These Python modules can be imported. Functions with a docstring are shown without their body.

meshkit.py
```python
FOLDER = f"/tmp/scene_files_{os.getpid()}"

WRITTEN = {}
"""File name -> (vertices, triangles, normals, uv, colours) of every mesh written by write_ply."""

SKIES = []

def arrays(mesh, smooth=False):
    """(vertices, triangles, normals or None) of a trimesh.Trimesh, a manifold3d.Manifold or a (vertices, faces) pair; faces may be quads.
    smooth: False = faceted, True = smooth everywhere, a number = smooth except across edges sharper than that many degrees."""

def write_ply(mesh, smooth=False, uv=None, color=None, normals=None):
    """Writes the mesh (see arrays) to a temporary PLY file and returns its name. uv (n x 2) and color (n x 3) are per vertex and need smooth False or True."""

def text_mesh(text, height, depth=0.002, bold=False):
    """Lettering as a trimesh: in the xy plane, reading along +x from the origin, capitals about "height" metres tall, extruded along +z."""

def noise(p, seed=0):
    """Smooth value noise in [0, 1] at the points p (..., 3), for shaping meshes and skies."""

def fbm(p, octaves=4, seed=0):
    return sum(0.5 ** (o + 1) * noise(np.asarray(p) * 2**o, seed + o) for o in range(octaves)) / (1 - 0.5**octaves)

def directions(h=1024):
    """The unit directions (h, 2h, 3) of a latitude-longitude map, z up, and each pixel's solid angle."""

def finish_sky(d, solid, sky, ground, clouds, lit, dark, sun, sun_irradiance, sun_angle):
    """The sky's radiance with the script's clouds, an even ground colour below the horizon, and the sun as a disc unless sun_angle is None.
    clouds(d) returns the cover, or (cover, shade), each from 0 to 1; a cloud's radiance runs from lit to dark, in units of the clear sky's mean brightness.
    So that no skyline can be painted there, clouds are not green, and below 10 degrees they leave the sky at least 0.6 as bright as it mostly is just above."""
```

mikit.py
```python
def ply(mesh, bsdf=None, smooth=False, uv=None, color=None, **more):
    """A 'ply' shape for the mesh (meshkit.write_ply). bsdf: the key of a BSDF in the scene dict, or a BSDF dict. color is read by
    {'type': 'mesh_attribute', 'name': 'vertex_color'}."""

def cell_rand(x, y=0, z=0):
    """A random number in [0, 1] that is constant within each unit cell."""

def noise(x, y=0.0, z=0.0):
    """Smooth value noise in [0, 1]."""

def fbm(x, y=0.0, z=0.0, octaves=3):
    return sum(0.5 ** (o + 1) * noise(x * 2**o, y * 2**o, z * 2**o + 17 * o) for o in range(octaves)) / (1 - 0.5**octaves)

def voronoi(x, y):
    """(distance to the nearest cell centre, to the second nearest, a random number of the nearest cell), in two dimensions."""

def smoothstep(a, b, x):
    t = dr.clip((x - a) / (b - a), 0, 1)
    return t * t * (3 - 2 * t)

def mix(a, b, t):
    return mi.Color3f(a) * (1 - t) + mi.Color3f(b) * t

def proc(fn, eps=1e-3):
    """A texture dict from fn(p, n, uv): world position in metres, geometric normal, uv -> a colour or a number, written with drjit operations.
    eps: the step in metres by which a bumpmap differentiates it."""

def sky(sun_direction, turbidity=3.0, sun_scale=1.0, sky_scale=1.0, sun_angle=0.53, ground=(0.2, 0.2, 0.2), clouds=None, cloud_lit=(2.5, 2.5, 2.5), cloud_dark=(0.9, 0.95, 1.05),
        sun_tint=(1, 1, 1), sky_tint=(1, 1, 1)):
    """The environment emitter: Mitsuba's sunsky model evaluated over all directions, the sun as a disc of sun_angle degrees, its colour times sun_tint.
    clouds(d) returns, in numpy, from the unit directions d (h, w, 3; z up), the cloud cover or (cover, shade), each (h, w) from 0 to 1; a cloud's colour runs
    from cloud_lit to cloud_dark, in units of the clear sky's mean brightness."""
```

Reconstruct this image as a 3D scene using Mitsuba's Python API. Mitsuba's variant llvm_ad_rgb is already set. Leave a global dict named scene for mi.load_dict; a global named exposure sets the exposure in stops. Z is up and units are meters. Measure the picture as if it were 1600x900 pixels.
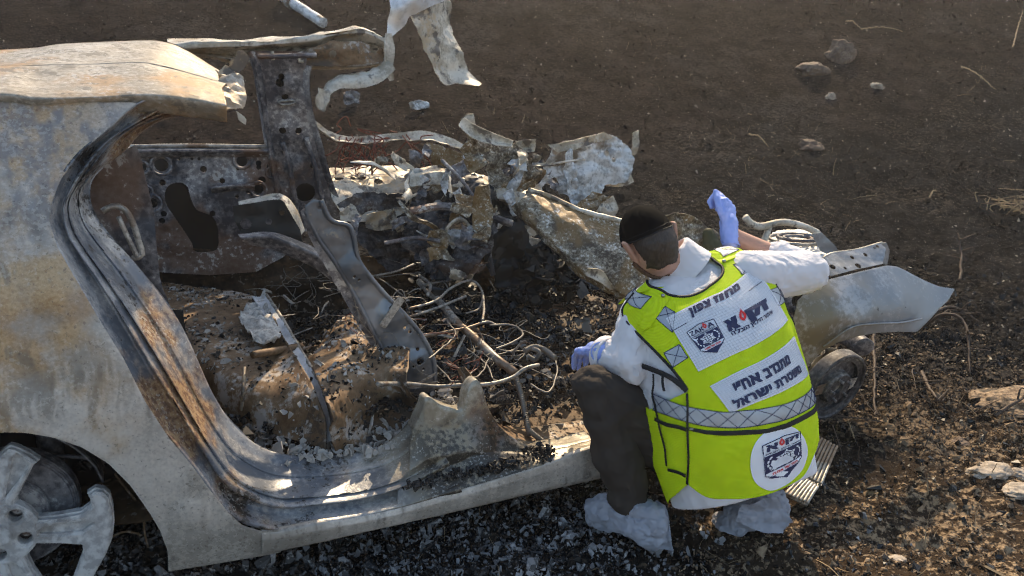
"""A burnt-out car on a charred hillside with a rescue volunteer crouching at its open side."""
import math
import numpy as np
import trimesh
import drjit as dr
import mitsuba as mi
import mikit
import meshkit
from mikit import noise, fbm, smoothstep, mix, voronoi
from scipy.spatial import Delaunay
from scipy.interpolate import RBFInterpolator
from shapely.geometry import Polygon, Point, LineString
import shapely
import manifold3d as m3

T = mi.ScalarTransform4f
scene, labels = {}, {}
exposure = 3.2

# ---------------------------------------------------------------- camera, sky, sun
# x runs along the car towards its front, y across it, z up; AHEAD points up the bank and RIGHT along it
YAW, PITCH = math.radians(23.3), math.radians(15.0)
CAM = np.array([0, -1.80, 1.30])
AHEAD = np.array([math.sin(YAW), math.cos(YAW), 0])
RIGHT = np.array([math.cos(YAW), -math.sin(YAW), 0])
look = AHEAD * math.cos(PITCH) - np.array([0, 0, math.sin(PITCH)])
scene['camera'] = {'type': 'perspective', 'fov': 2 * math.degrees(math.atan(800 / 1180)), 'fov_axis': 'x', 'near_clip': 0.05, 'far_clip': 200.0,
                   'to_world': T().look_at(origin=CAM.tolist(), target=(CAM + look).tolist(), up=[0, 0, 1])}
SUN_AZ, SUN_EL = math.radians(23.3 + 11.0), math.radians(46.0)
SUN = [math.sin(SUN_AZ) * math.cos(SUN_EL), math.cos(SUN_AZ) * math.cos(SUN_EL), math.sin(SUN_EL)]
scene['sky'] = mikit.sky(SUN, turbidity=4.0, sun_scale=0.5, sun_angle=0.6, sun_tint=(1.06, 1.0, 0.88), ground=(0.08, 0.075, 0.07), sky_tint=(1.13, 1.0, 0.84))

# thin haze added to lift the blacks, in place of veiling glare
scene['veil_air'] = {'type': 'homogeneous', 'albedo': {'type': 'rgb', 'value': [0.95, 0.94, 0.92]}, 'sigma_t': 0.0035, 'phase': {'type': 'hg', 'g': 0.55}}
scene['camera']['medium'] = {'type': 'ref', 'id': 'veil_air'}
scene['haze'] = {'type': 'cube', 'to_world': T().translate([6, 12, 8.75]).scale([82, 72, 9.9]), 'bsdf': {'type': 'null'}, 'interior': {'type': 'ref', 'id': 'veil_air'}}
labels['haze'] = {'label': 'thin haze added over the slope to lift the dark tones', 'category': 'haze', 'kind': 'stuff'}

# ---------------------------------------------------------------- helpers
rng = np.random.default_rng(7)


def key_for(name):
    if name not in scene and name not in labels:
        return name
    k = 1
    while f'{name}_{k:03d}' in scene or f'{name}_{k:03d}' in labels:
        k += 1
    return f'{name}_{k:03d}'


def thing(name, label, category, group=None):
    key = key_for(name)
    labels[key] = {'label': label, 'category': category}
    if group:
        labels[key]['group'] = group
    return key


def add(name, mesh, mat, smooth=35, parent=None, label=None, **more):
    key = key_for(f'{parent}__{name}' if parent else name)
    scene[key] = mikit.ply(mesh, mat, smooth=smooth)
    if label or more:
        labels[key] = {**({'label': label} if label else {}), **more}
    return key


def nz(p, f, seed=0, octaves=3):
    return meshkit.fbm(np.asarray(p) * f, octaves, seed) - 0.5


def crease(p, f, seed=0):
    """Sharp folds, as crumpled sheet has them: 0 in the fold."""
    p = np.asarray(p)
    return sum(a * np.abs(meshkit.noise(p * f * k + 7 * k, seed + i) - 0.5) for i, (a, k) in enumerate(((1.0, 1.0), (0.55, 2.1), (0.28, 4.3)))) - 0.28


def spline(pts, n, closed=False):
    """n points evenly along the Catmull-Rom curve through pts."""
    p = np.asarray(pts, float)
    ext = np.vstack([p[-1], p, p[:2]]) if closed else np.vstack([2 * p[0] - p[1], p, 2 * p[-1] - p[-2]])
    t = np.linspace(0, 1, 12, endpoint=False)[:, None]
    out = []
    for i in range(len(ext) - 3):
        a, b, c, d = ext[i:i + 4]
        out.append(0.5 * (2 * b + (c - a) * t + (2 * a - 5 * b + 4 * c - d) * t ** 2 + (3 * b - a - 3 * c + d) * t ** 3))
    out = np.vstack(out + [ext[-2][None]])
    s = np.r_[0, np.cumsum(np.linalg.norm(np.diff(out, axis=0), axis=1))]
    return np.stack([np.interp(np.linspace(0, s[-1], n), s, out[:, k]) for k in range(out.shape[1])], 1)


def tube(pts, r, n=None, sides=8, wobble=0.0, seed=0):
    """A round bar along pts; r is a number or one per point."""
    pts = np.asarray(pts, float)
    length = np.linalg.norm(np.diff(pts, axis=0), axis=1).sum()
    n = n or int(np.clip(length / 0.012, 4, 80))
    c = spline(pts, n) if len(pts) > 2 else np.linspace(pts[0], pts[1], n)
    if wobble:
        c = c + wobble * np.stack([nz(c, 30, seed + k) for k in range(3)], 1)
    rad = np.interp(np.linspace(0, 1, n), np.linspace(0, 1, np.size(r)), np.atleast_1d(r)) if np.size(r) > 1 else np.full(n, float(r))
    t = np.gradient(c, axis=0)
    t /= np.linalg.norm(t, axis=1, keepdims=True) + 1e-12
    u = np.cross(t[0], [0.3, 0.5, 0.8])
    ring, a = [], np.arange(sides) * 2 * np.pi / sides
    for i in range(n):
        u = u - t[i] * (u @ t[i])
        u /= np.linalg.norm(u) + 1e-12
        w = np.cross(t[i], u)
        ring.append(c[i] + rad[i] * (np.cos(a)[:, None] * u + np.sin(a)[:, None] * w))
    v = np.vstack(ring + [c[:1], c[-1:]])
    i, j = np.meshgrid(np.arange(n - 1), np.arange(sides), indexing='ij')
    q = np.stack([i * sides + j, i * sides + (j + 1) % sides, (i + 1) * sides + (j + 1) % sides, (i + 1) * sides + j], -1).reshape(-1, 4)
    f = np.vstack([q[:, [0, 1, 2]], q[:, [0, 2, 3]]])
    k = np.arange(sides)
    e0, e1 = n * sides, n * sides + 1
    f = np.vstack([f, np.stack([(k + 1) % sides, k, k * 0 + e0], 1), np.stack([k + (n - 1) * sides, (k + 1) % sides + (n - 1) * sides, k * 0 + e1], 1)])
    return trimesh.Trimesh(v, f, process=False)


def joined(*meshes):
    return trimesh.util.concatenate([m for m in meshes])


def shell(v, f, th):
    """The sheet (v, f) given a thickness, closed at its edges."""
    m = trimesh.Trimesh(v, f, process=False)
    n = m.vertex_normals
    k = len(v)
    e = np.sort(np.vstack([f[:, [0, 1]], f[:, [1, 2]], f[:, [2, 0]]]), axis=1)
    d = np.vstack([f[:, [0, 1]], f[:, [1, 2]], f[:, [2, 0]]])
    _, inv, cnt = np.unique(e, axis=0, return_inverse=True, return_counts=True)
    b = d[cnt[inv.ravel()] == 1]
    sides = np.vstack([np.stack([b[:, 1], b[:, 0], b[:, 0] + k], 1), np.stack([b[:, 1], b[:, 0] + k, b[:, 1] + k], 1)])
    return trimesh.Trimesh(np.vstack([v + n * th / 2, v - n * th / 2]), np.vstack([f, f[:, ::-1] + k, sides]), process=False)


def ragged(ring, step, jag, seed):
    """The closed outline resampled every step metres and torn by jag metres."""
    ring = np.asarray(ring, float)
    s = np.r_[0, np.cumsum(np.linalg.norm(np.diff(np.vstack([ring, ring[:1]]), axis=0), axis=1))]
    n = max(6, int(s[-1] / step))
    t = np.linspace(0, s[-1], n, endpoint=False)
    out = np.stack([np.interp(t, s, np.r_[ring[:, k], ring[0, k]]) for k in range(2)], 1)
    if jag:
        d = np.stack([nz(np.c_[out * 9, out[:, :1] * 0], 1, seed + k) + 0.7 * nz(np.c_[out * 45, out[:, :1] * 0], 1, seed + 5 + k) for k in range(2)], 1)
        out = out + 2 * jag * d
    return out


def mesh_2d(poly, step):
    """Points and triangles of a shapely polygon, holes kept open."""
    pts = [np.asarray(r.segmentize(step).coords)[:-1] for r in [poly.exterior, *poly.interiors]]
    x0, y0, x1, y1 = poly.bounds
    gx, gy = np.meshgrid(np.arange(x0, x1, step), np.arange(y0, y1, step * 0.87))
    gx = gx + (np.arange(len(gx)) % 2 * step / 2)[:, None]
    g = np.c_[gx.ravel(), gy.ravel()]
    inner = poly.buffer(-step * 0.45)
    g = g[shapely.contains_xy(inner, g[:, 0], g[:, 1])]
    p = np.vstack(pts + [g])
    _, first = np.unique(np.round(p, 6), axis=0, return_index=True)
    p = p[np.sort(first)]
    f = Delaunay(p).simplices
    c = p[f].mean(1)
    f = f[shapely.contains_xy(poly, c[:, 0], c[:, 1])]
    a, b, d = p[f[:, 0]], p[f[:, 1]], p[f[:, 2]]
    area = (b[:, 0] - a[:, 0]) * (d[:, 1] - a[:, 1]) - (b[:, 1] - a[:, 1]) * (d[:, 0] - a[:, 0])
    f = np.where(area[:, None] < 0, f[:, ::-1], f)[np.abs(area) > 1e-10]
    used = np.unique(f)
    m = np.full(len(p), -1)
    m[used] = np.arange(len(used))
    return p[used], m[f]


def panel(outline, holes=(), th=0.0025, step=0.02, jag=0.0, crumple=0.0, freq=9.0, wave=0.0, ctrl=(), seed=1, press=(), facing=(0, -1, 0)):
    """Sheet metal inside a 3-D outline: bent smoothly through the outline (and ctrl points), pierced by holes
    ((centre, radius) or 3-D rings), torn at the edge by jag, creased by crumple, embossed by press ((centre, radius, depth))."""
    o = np.asarray(outline, float)
    c0 = o.mean(0)
    _, _, vt = np.linalg.svd(o - c0)
    n = vt[2]
    if n @ np.asarray(facing, float) < 0:
        n = -n
    e1 = vt[0]
    e2 = np.cross(n, e1)
    frame = np.stack([e1, e2, n], 1)
    q = (o - c0) @ frame
    poly = Polygon(ragged(q[:, :2], step if not jag else min(step, 0.012), jag, seed)).buffer(0)
    for h in holes:
        if len(h) == 2 and np.ndim(h[1]) == 0:
            cc = (np.asarray(h[0]) - c0) @ frame
            poly = poly.difference(Point(cc[:2]).buffer(h[1], quad_segs=4))
        else:
            hh = (np.asarray(h, float) - c0) @ frame
            poly = poly.difference(Polygon(spline(hh[:, :2], 4 * len(hh), True)).buffer(0))
    if poly.geom_type != 'Polygon':
        poly = max(poly.geoms, key=lambda g: g.area)
    p, f = mesh_2d(poly, step)
    know = np.vstack([q] + ([(np.asarray(ctrl, float) - c0) @ frame] if len(ctrl) else []))
    h = RBFInterpolator(know[:, :2], know[:, 2], kernel='thin_plate_spline', smoothing=1e-5)(p) if np.ptp(know[:, 2]) > 1e-4 else np.zeros(len(p))
    w = c0 + np.c_[p, h] @ frame.T
    d = np.zeros(len(p))
    if crumple:
        d += crumple * crease(w, freq, seed) * 2.6 + min(crumple, 0.012) * 0.35 * nz(w, 55, seed, 2)
    if wave:
        d += wave * nz(w, 3.0, seed + 9, 2) * 2
    for pc, pr, pd in press:
        cc = (np.asarray(pc) - c0) @ frame
        r = np.linalg.norm(p - cc[:2], axis=1) / pr
        d += pd * np.clip(1.6 - 1.6 * r, 0, 1)
    return shell(w + d[:, None] * n, f, th)


def loft(rails, n=80, across=1, th=0.003, crumple=0.0, freq=9.0, wave=0.0, seed=1, sub=None):
    """Sheet metal through rails: lists of points of equal length, each made a smooth curve."""
    rails = [np.asarray(r, float) for r in rails]
    if sub:  # smooth across too
        stack = np.stack([spline(r, n) for r in rails], 1)
        grid = np.stack([spline(row, sub) for row in stack], 0)
    else:
        t = np.linspace(0, 1, n)
        grid = []
        for r in rails:
            k = len(r)
            ext = np.vstack([2 * r[0] - r[1], r, 2 * r[-1] - r[-2]])
            x = t * (k - 1)
            i = np.minimum(x.astype(int), k - 2)
            u = (x - i)[:, None]
            a, b, c, d = ext[i], ext[i + 1], ext[i + 2], ext[i + 3]
            grid.append(0.5 * (2 * b + (c - a) * u + (2 * a - 5 * b + 4 * c - d) * u ** 2 + (3 * b - a - 3 * c + d) * u ** 3))
        grid = np.stack(grid, 1)
        if across > 1:
            k = grid.shape[1]
            x = np.linspace(0, k - 1, (k - 1) * across + 1)
            i = np.minimum(x.astype(int), k - 2)
            u = (x - i)[None, :, None]
            grid = grid[:, i] * (1 - u) + grid[:, i + 1] * u
    a, b = grid.shape[:2]
    v = grid.reshape(-1, 3)
    i, j = np.meshgrid(np.arange(a - 1), np.arange(b - 1), indexing='ij')
    f = np.stack([i * b + j, (i + 1) * b + j, (i + 1) * b + j + 1, i * b + j + 1], -1).reshape(-1, 4)
    f = np.vstack([f[:, [0, 1, 2]], f[:, [0, 2, 3]]])
    nrm = trimesh.Trimesh(v, f, process=False).vertex_normals
    d = np.zeros(len(v))
    if crumple:
        d += crumple * crease(v, freq, seed) * 2
    if wave:
        d += wave * nz(v, 3.0, seed + 9, 2) * 2
    return shell(v + d[:, None] * nrm, f, th)


def ribbon(path, width, n=None, th=0.003, curl=0.15, crumple=0.004, seed=1, side=None, fold=0.0):
    """A strip of torn sheet along path; width in metres (one or one per point); side is the direction of its breadth."""
    p = np.asarray(path, float)
    length = np.linalg.norm(np.diff(p, axis=0), axis=1).sum()
    n = n or int(np.clip(length / 0.015, 6, 90))
    c = spline(p, n)
    w = np.interp(np.linspace(0, 1, n), np.linspace(0, 1, np.size(width)), np.atleast_1d(width)) if np.size(width) > 1 else np.full(n, float(width))
    t = np.gradient(c, axis=0)
    t /= np.linalg.norm(t, axis=1, keepdims=True)
    s = np.broadcast_to(np.asarray(side if side is not None else (0, 0.3, 1.0), float), t.shape)
    if np.ndim(side) == 2:
        s = spline(side, n)
    s = s - t * (s * t).sum(1, keepdims=True)
    s /= np.linalg.norm(s, axis=1, keepdims=True)
    nn = np.cross(t, s)
    cols = []
    for u in np.linspace(-0.5, 0.5, 9):
        cols.append(c + s * (u * w)[:, None] + nn * (curl * w * (4 * u * u) + fold * w * abs(u))[:, None])
    return loft(cols, n, 1, th, crumple, 22, 0.0, seed)


def plate(poly, depth, bevel=0.0, y=None):
    """A 2-D shapely polygon as a solid of the given depth, its front edges chamfered; in the xy plane, from z=0 up."""
    if poly.geom_type != 'Polygon':
        poly = max(poly.geoms, key=lambda g: g.area)

    def cs(g):
        gs = g.geoms if hasattr(g, 'geoms') else [g]
        return m3.CrossSection([np.asarray(r.coords)[:-1] for q in gs if not q.is_empty for r in [q.exterior, *q.interiors]], m3.FillRule.EvenOdd)
    out = m3.Manifold.extrude(cs(poly), depth - bevel)
    for k in (0.33, 0.66, 1.0) if bevel else ():
        out = out + m3.Manifold.extrude(cs(poly.buffer(-bevel * k)), depth - bevel * (1 - k))
    m = out.to_mesh()
    return trimesh.Trimesh(m.vert_properties[:, :3], m.tri_verts, process=False)


def rock(size, seed, sub=2, flat=1.0, rough=0.45):
    m = trimesh.creation.icosphere(sub, 1.0)
    v = np.array(m.vertices)
    d = 1 + rough * 1.6 * nz(v + seed * 3.1, 1.3, seed, 2) + rough * 0.9 * crease(v + seed, 1.5, seed) + rough * 0.25 * nz(v, 7, seed, 3)
    v = v * d[:, None] * np.asarray(size) * 0.5
    v[:, 2] *= flat
    return trimesh.Trimesh(v, m.faces, process=False)


def rot(axis, deg):
    return trimesh.transformations.rotation_matrix(math.radians(deg), axis)[:3, :3]


def scatter(protos, pos, scale, seed=0, tilt=1.0):
    """One mesh: at each position a turned, scaled copy of one of the prototypes."""
    r = np.random.default_rng(seed)
    n = len(pos)
    which = r.integers(0, len(protos), n)
    ang = r.normal(size=(n, 4)) * [1, tilt, tilt, 1]
    if tilt < 1:
        ang[:, 0], ang[:, 3] = np.cos(r.uniform(0, np.pi, n)), np.sin(r.uniform(0, np.pi, n))
    ang /= np.linalg.norm(ang, axis=1, keepdims=True)
    a, b, c, d = ang.T
    R = np.stack([np.stack([1 - 2 * (c * c + d * d), 2 * (b * c - d * a), 2 * (b * d + c * a)], 1), np.stack([2 * (b * c + d * a), 1 - 2 * (b * b + d * d), 2 * (c * d - b * a)], 1),
                  np.stack([2 * (b * d - c * a), 2 * (c * d + b * a), 1 - 2 * (b * b + c * c)], 1)], 1)
    R = R * np.asarray(scale).reshape(-1, 1, 1)
    vs, fs, at = [], [], 0
    for k, m in enumerate(protos):
        i = np.flatnonzero(which == k)
        if not len(i):
            continue
        v = np.einsum('nij,vj->nvi', R[i], m.vertices) + np.asarray(pos)[i][:, None]
        vs.append(v.reshape(-1, 3))
        fs.append((m.faces[None] + (np.arange(len(i)) * len(m.vertices))[:, None, None]).reshape(-1, 3) + at)
        at += v.shape[0] * v.shape[1]
    return trimesh.Trimesh(np.vstack(vs), np.vstack(fs), process=False)


# ---------------------------------------------------------------- materials
def principled(color, rough=0.6, metallic=0.0, spec=0.4, bump=None, bump_scale=1.0, **more):
    col = mikit.proc(color) if callable(color) else {'type': 'rgb', 'value': list(color)}
    r = mikit.proc(rough) if callable(rough) else float(rough)
    b = {'type': 'principled', 'base_color': col, 'roughness': r, 'metallic': float(metallic), 'specular': float(spec), **more}
    if bump is not None:
        b = {'type': 'bumpmap', 'arbitrary': mikit.proc(bump, eps=0.0008), 'scale': bump_scale, 'bsdf': b}
    return {'type': 'twosided', 'bsdf': b}


def c3(*v):
    return mi.Color3f(*v)


def tri(p, n, f, k=0.0, octaves=4):
    """Noise in space whose octaves are turned against each other, so that no grid shows; about 0.5 +- 0.2."""
    x, y, z = p.x * f + k, p.y * f + k * 0.7, p.z * f - k
    out, a, s = 0.0, 0.5, 0.0
    for o in range(octaves):
        x, y, z = 0.36 * x + 0.48 * y - 0.8 * z, 0.6 * y - 0.8 * x + 3.1, 0.48 * x + 0.64 * y + 0.6 * z + 1.7
        out, s = out + a * noise(x, y, z), s + a
        x, y, z, a = x * 2.07, y * 2.07, z * 2.07, a * 0.58
    return out / s


def skin_metal(p, n, uv):       # the quarter panel: smooth grey-white scale, soft ochre burns above, a soot line along the waist
    big = tri(p, n, 2.1, 3.0)
    soft = tri(p, n, 5.5, 1.0)
    mid = tri(p, n, 17.0, 2.0)
    fine = tri(p, n, 190.0, 5.0)
    run = fbm(p.x * 60 + 4 * soft, p.y * 60, p.z * 5, octaves=3)
    col = mix((0.41, 0.365, 0.315), (0.61, 0.555, 0.49), smoothstep(0.3, 0.7, soft * 0.5 + fine * 0.35 + mid * 0.15))
    col = mix(col, (0.26, 0.235, 0.20), 0.8 * smoothstep(0.44, 0.62, big * 0.65 + mid * 0.2 + run * 0.15))
    hi = smoothstep(0.44, 0.66, p.z + 0.5 * (soft - 0.5)) * smoothstep(-0.08, -0.30, p.x + 0.3 * (big - 0.5))
    ochre = hi * smoothstep(0.38, 0.54, tri(p, n, 3.2, 8.0) * 0.7 + mid * 0.3)
    col = mix(col, mix((0.36, 0.19, 0.06), (0.54, 0.36, 0.18), smoothstep(0.3, 0.7, fine * 0.5 + mid * 0.5)), 0.85 * ochre)
    col = mix(col, (0.19, 0.19, 0.20), 0.75 * smoothstep(0.90, 1.10, p.z + 0.3 * (soft - 0.5)) * smoothstep(0.42, 0.58, soft * 0.6 + run * 0.4))
    soot = smoothstep(0.08, 0.0, dr.abs(p.z - 0.655 + 0.2 * (soft - 0.5))) * smoothstep(-0.05, -0.3, p.x)
    col = mix(col, (0.12, 0.10, 0.08), 0.6 * soot * smoothstep(0.35, 0.6, run))
    col = mix(col, (0.13, 0.12, 0.11), 0.65 * smoothstep(0.54, 0.66, mid * 0.35 + 0.35 * run + 0.3 * tri(p, n, 3.4, 9.0)))
    col = mix(col, (0.64, 0.58, 0.49), 0.30 * smoothstep(0.52, 0.62, soft * 0.35 + tri(p, n, 120.0, 2.0) * 0.65))
    return mix(col, (0.12, 0.10, 0.085), 0.5 * smoothstep(0.60, 0.70, tri(p, n, 140.0, 7.0) * 0.75 + 0.25 * big))


def jamb_metal(p, n, uv):       # the door frame: blue-grey steel, soot and rust
    big = tri(p, n, 3.0, 7.0)
    mid = tri(p, n, 12.0, 2.0)
    fine = tri(p, n, 100.0)
    col = mix((0.13, 0.145, 0.17), (0.36, 0.36, 0.36), smoothstep(0.38, 0.62, mid * 0.7 + fine * 0.3))
    col = mix(col, mix((0.15, 0.07, 0.028), (0.36, 0.22, 0.10), smoothstep(0.35, 0.65, fine)), 0.85 * smoothstep(0.49, 0.60, big * 0.7 + mid * 0.3))
    col = mix(col, (0.02, 0.018, 0.017), 0.9 * smoothstep(0.54, 0.64, tri(p, n, 6.0, 4.0) * 0.65 + fine * 0.35))
    spill = smoothstep(0.42, 0.34, p.z + 0.10 * (mid - 0.5)) * smoothstep(0.40, 0.55, p.x + 0.2 * (big - 0.5)) * smoothstep(1.02, 0.85, p.x + 0.2 * (mid - 0.5))
    gold = mix((0.26, 0.21, 0.13), (0.46, 0.41, 0.31), smoothstep(0.3, 0.7, mid * 0.5 + fine * 0.5))
    col = mix(col, gold, 0.75 * smoothstep(0.30, 0.55, p.x + 0.25 * (mid - 0.5)) * smoothstep(0.66, 0.5, big))
    col = mix(col, (0.018, 0.016, 0.015), 0.9 * spill * smoothstep(0.36, 0.52, fine * 0.5 + mid * 0.5))
    return mix(col, (0.6, 0.58, 0.54), 0.45 * smoothstep(0.58, 0.68, mid * 0.35 + tri(p, n, 170.0, 3.0) * 0.65))


def roof_metal(p, n, uv):
    mid = tri(p, n, 8.0, 2.5)
    fine = tri(p, n, 110.0)
    big = tri(p, n, 2.8, 6.0)
    col = mix((0.27, 0.235, 0.185), (0.44, 0.40, 0.335), smoothstep(0.36, 0.64, mid * 0.5 + fine * 0.5))
    col = mix(col, (0.38, 0.22, 0.085), 0.7 * smoothstep(0.50, 0.62, big * 0.75 + mid * 0.25))
    col = mix(col, (0.17, 0.15, 0.12), 0.7 * smoothstep(0.56, 0.66, tri(p, n, 34.0, 1.0)))
    return mix(col, (0.5, 0.48, 0.45), 0.7 * smoothstep(0.58, 0.66, fine * 0.6 + mid * 0.4))


def soot_metal(p, n, uv):       # shaded inner panels
    mid = tri(p, n, 10.0, 8.0)
    fine = tri(p, n, 80.0)
    big = tri(p, n, 3.5, 11.0)
    col = mix((0.06, 0.06, 0.07), (0.24, 0.23, 0.235), smoothstep(0.38, 0.62, mid * 0.6 + fine * 0.4))
    col = mix(col, (0.15, 0.08, 0.045), 0.7 * smoothstep(0.53, 0.62, big * 0.8 + mid * 0.2))
    return mix(col, (0.5, 0.49, 0.47), 0.75 * smoothstep(0.58, 0.66, mid * 0.5 + fine * 0.5))


def rust_metal(p, n, uv):  # real rust, its brown also imitating the warm veil in the cabin
    mid = tri(p, n, 11.0, 1.5)
    fine = tri(p, n, 75.0)
    big = tri(p, n, 4.0, 2.0)
    col = mix((0.11, 0.064, 0.034), (0.26, 0.175, 0.10), smoothstep(0.3, 0.7, mid * 0.6 + fine * 0.4))
    col = mix(col, (0.05, 0.038, 0.028), 0.85 * smoothstep(0.50, 0.60, big * 0.6 + fine * 0.4))
    return mix(col, (0.48, 0.44, 0.4), 0.85 * smoothstep(0.54, 0.64, mid * 0.5 + fine * 0.3 + tri(p, n, 3.0, 6.0) * 0.2))


def pale_metal(p, n, uv):       # torn, ash-white galvanised strips with rusty speckle
    mid = tri(p, n, 14.0, 3.5)
    fine = tri(p, n, 110.0)
    big = tri(p, n, 4.5, 5.0)
    col = mix((0.30, 0.265, 0.205), (0.62, 0.58, 0.50), smoothstep(0.34, 0.66, mid * 0.6 + fine * 0.4))
    col = mix(col, mix((0.2, 0.12, 0.05), (0.42, 0.29, 0.14), fine), 0.7 * smoothstep(0.52, 0.63, big * 0.7 + fine * 0.3))
    return mix(col, (0.08, 0.07, 0.065), 0.85 * smoothstep(0.54, 0.64, tri(p, n, 26.0, 7.0) * 0.7 + 0.3 * big))


def speckled_metal(p, n, uv):   # heavily blistered front sheets
    fine = tri(p, n, 120.0)
    mid = tri(p, n, 22.0, 3.0)
    big = tri(p, n, 5.0, 1.0)
    col = mix((0.07, 0.055, 0.04), (0.30, 0.27, 0.21), smoothstep(0.38, 0.62, mid * 0.5 + fine * 0.5))
    col = mix(col, (0.24, 0.15, 0.06), 0.7 * smoothstep(0.48, 0.62, big))
    return mix(col, (0.6, 0.59, 0.56), 0.85 * smoothstep(0.57, 0.66, fine * 0.6 + mid * 0.4))


def fender_metal(p, n, uv):
    mid = tri(p, n, 7.0, 4.5)
    fine = tri(p, n, 80.0)
    t = smoothstep(1.9, 2.3, p.x + 0.5 * (mid - 0.5))
    col = mix((0.16, 0.132, 0.082), (0.24, 0.25, 0.26), t)
    col = mix(col, (0.46, 0.46, 0.46), 0.5 * smoothstep(0.5, 0.68, mid * 0.6 + fine * 0.4))
    return mix(col, (0.05, 0.045, 0.04), 0.85 * smoothstep(0.66, 0.74, tri(p, n, 18.0, 12.0) * 0.7 + fine * 0.3))


def metal_bump(p, n, uv):
    return 0.5 * tri(p, n, 60.0, 2.0) + 0.25 * tri(p, n, 190.0, 4.0) + 2.5 * tri(p, n, 9.0, 6.0)


for name, fn, rough, met, spec in (('skin_metal', skin_metal, 0.40, 0.18, 0.5), ('jamb_metal', jamb_metal, 0.36, 0.2, 0.5), ('roof_metal', roof_metal, 0.5, 0.15, 0.4),
                                   ('soot_metal', soot_metal, 0.5, 0.2, 0.4), ('rust_metal', rust_metal, 0.6, 0.1, 0.4), ('pale_metal', pale_metal, 0.5, 0.15, 0.4),
                                   ('speckled_metal', speckled_metal, 0.55, 0.1, 0.4), ('fender_metal', fender_metal, 0.38, 0.3, 0.5)):
    scene[name] = principled(fn, rough, met, spec, metal_bump, 0.0016)


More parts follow.
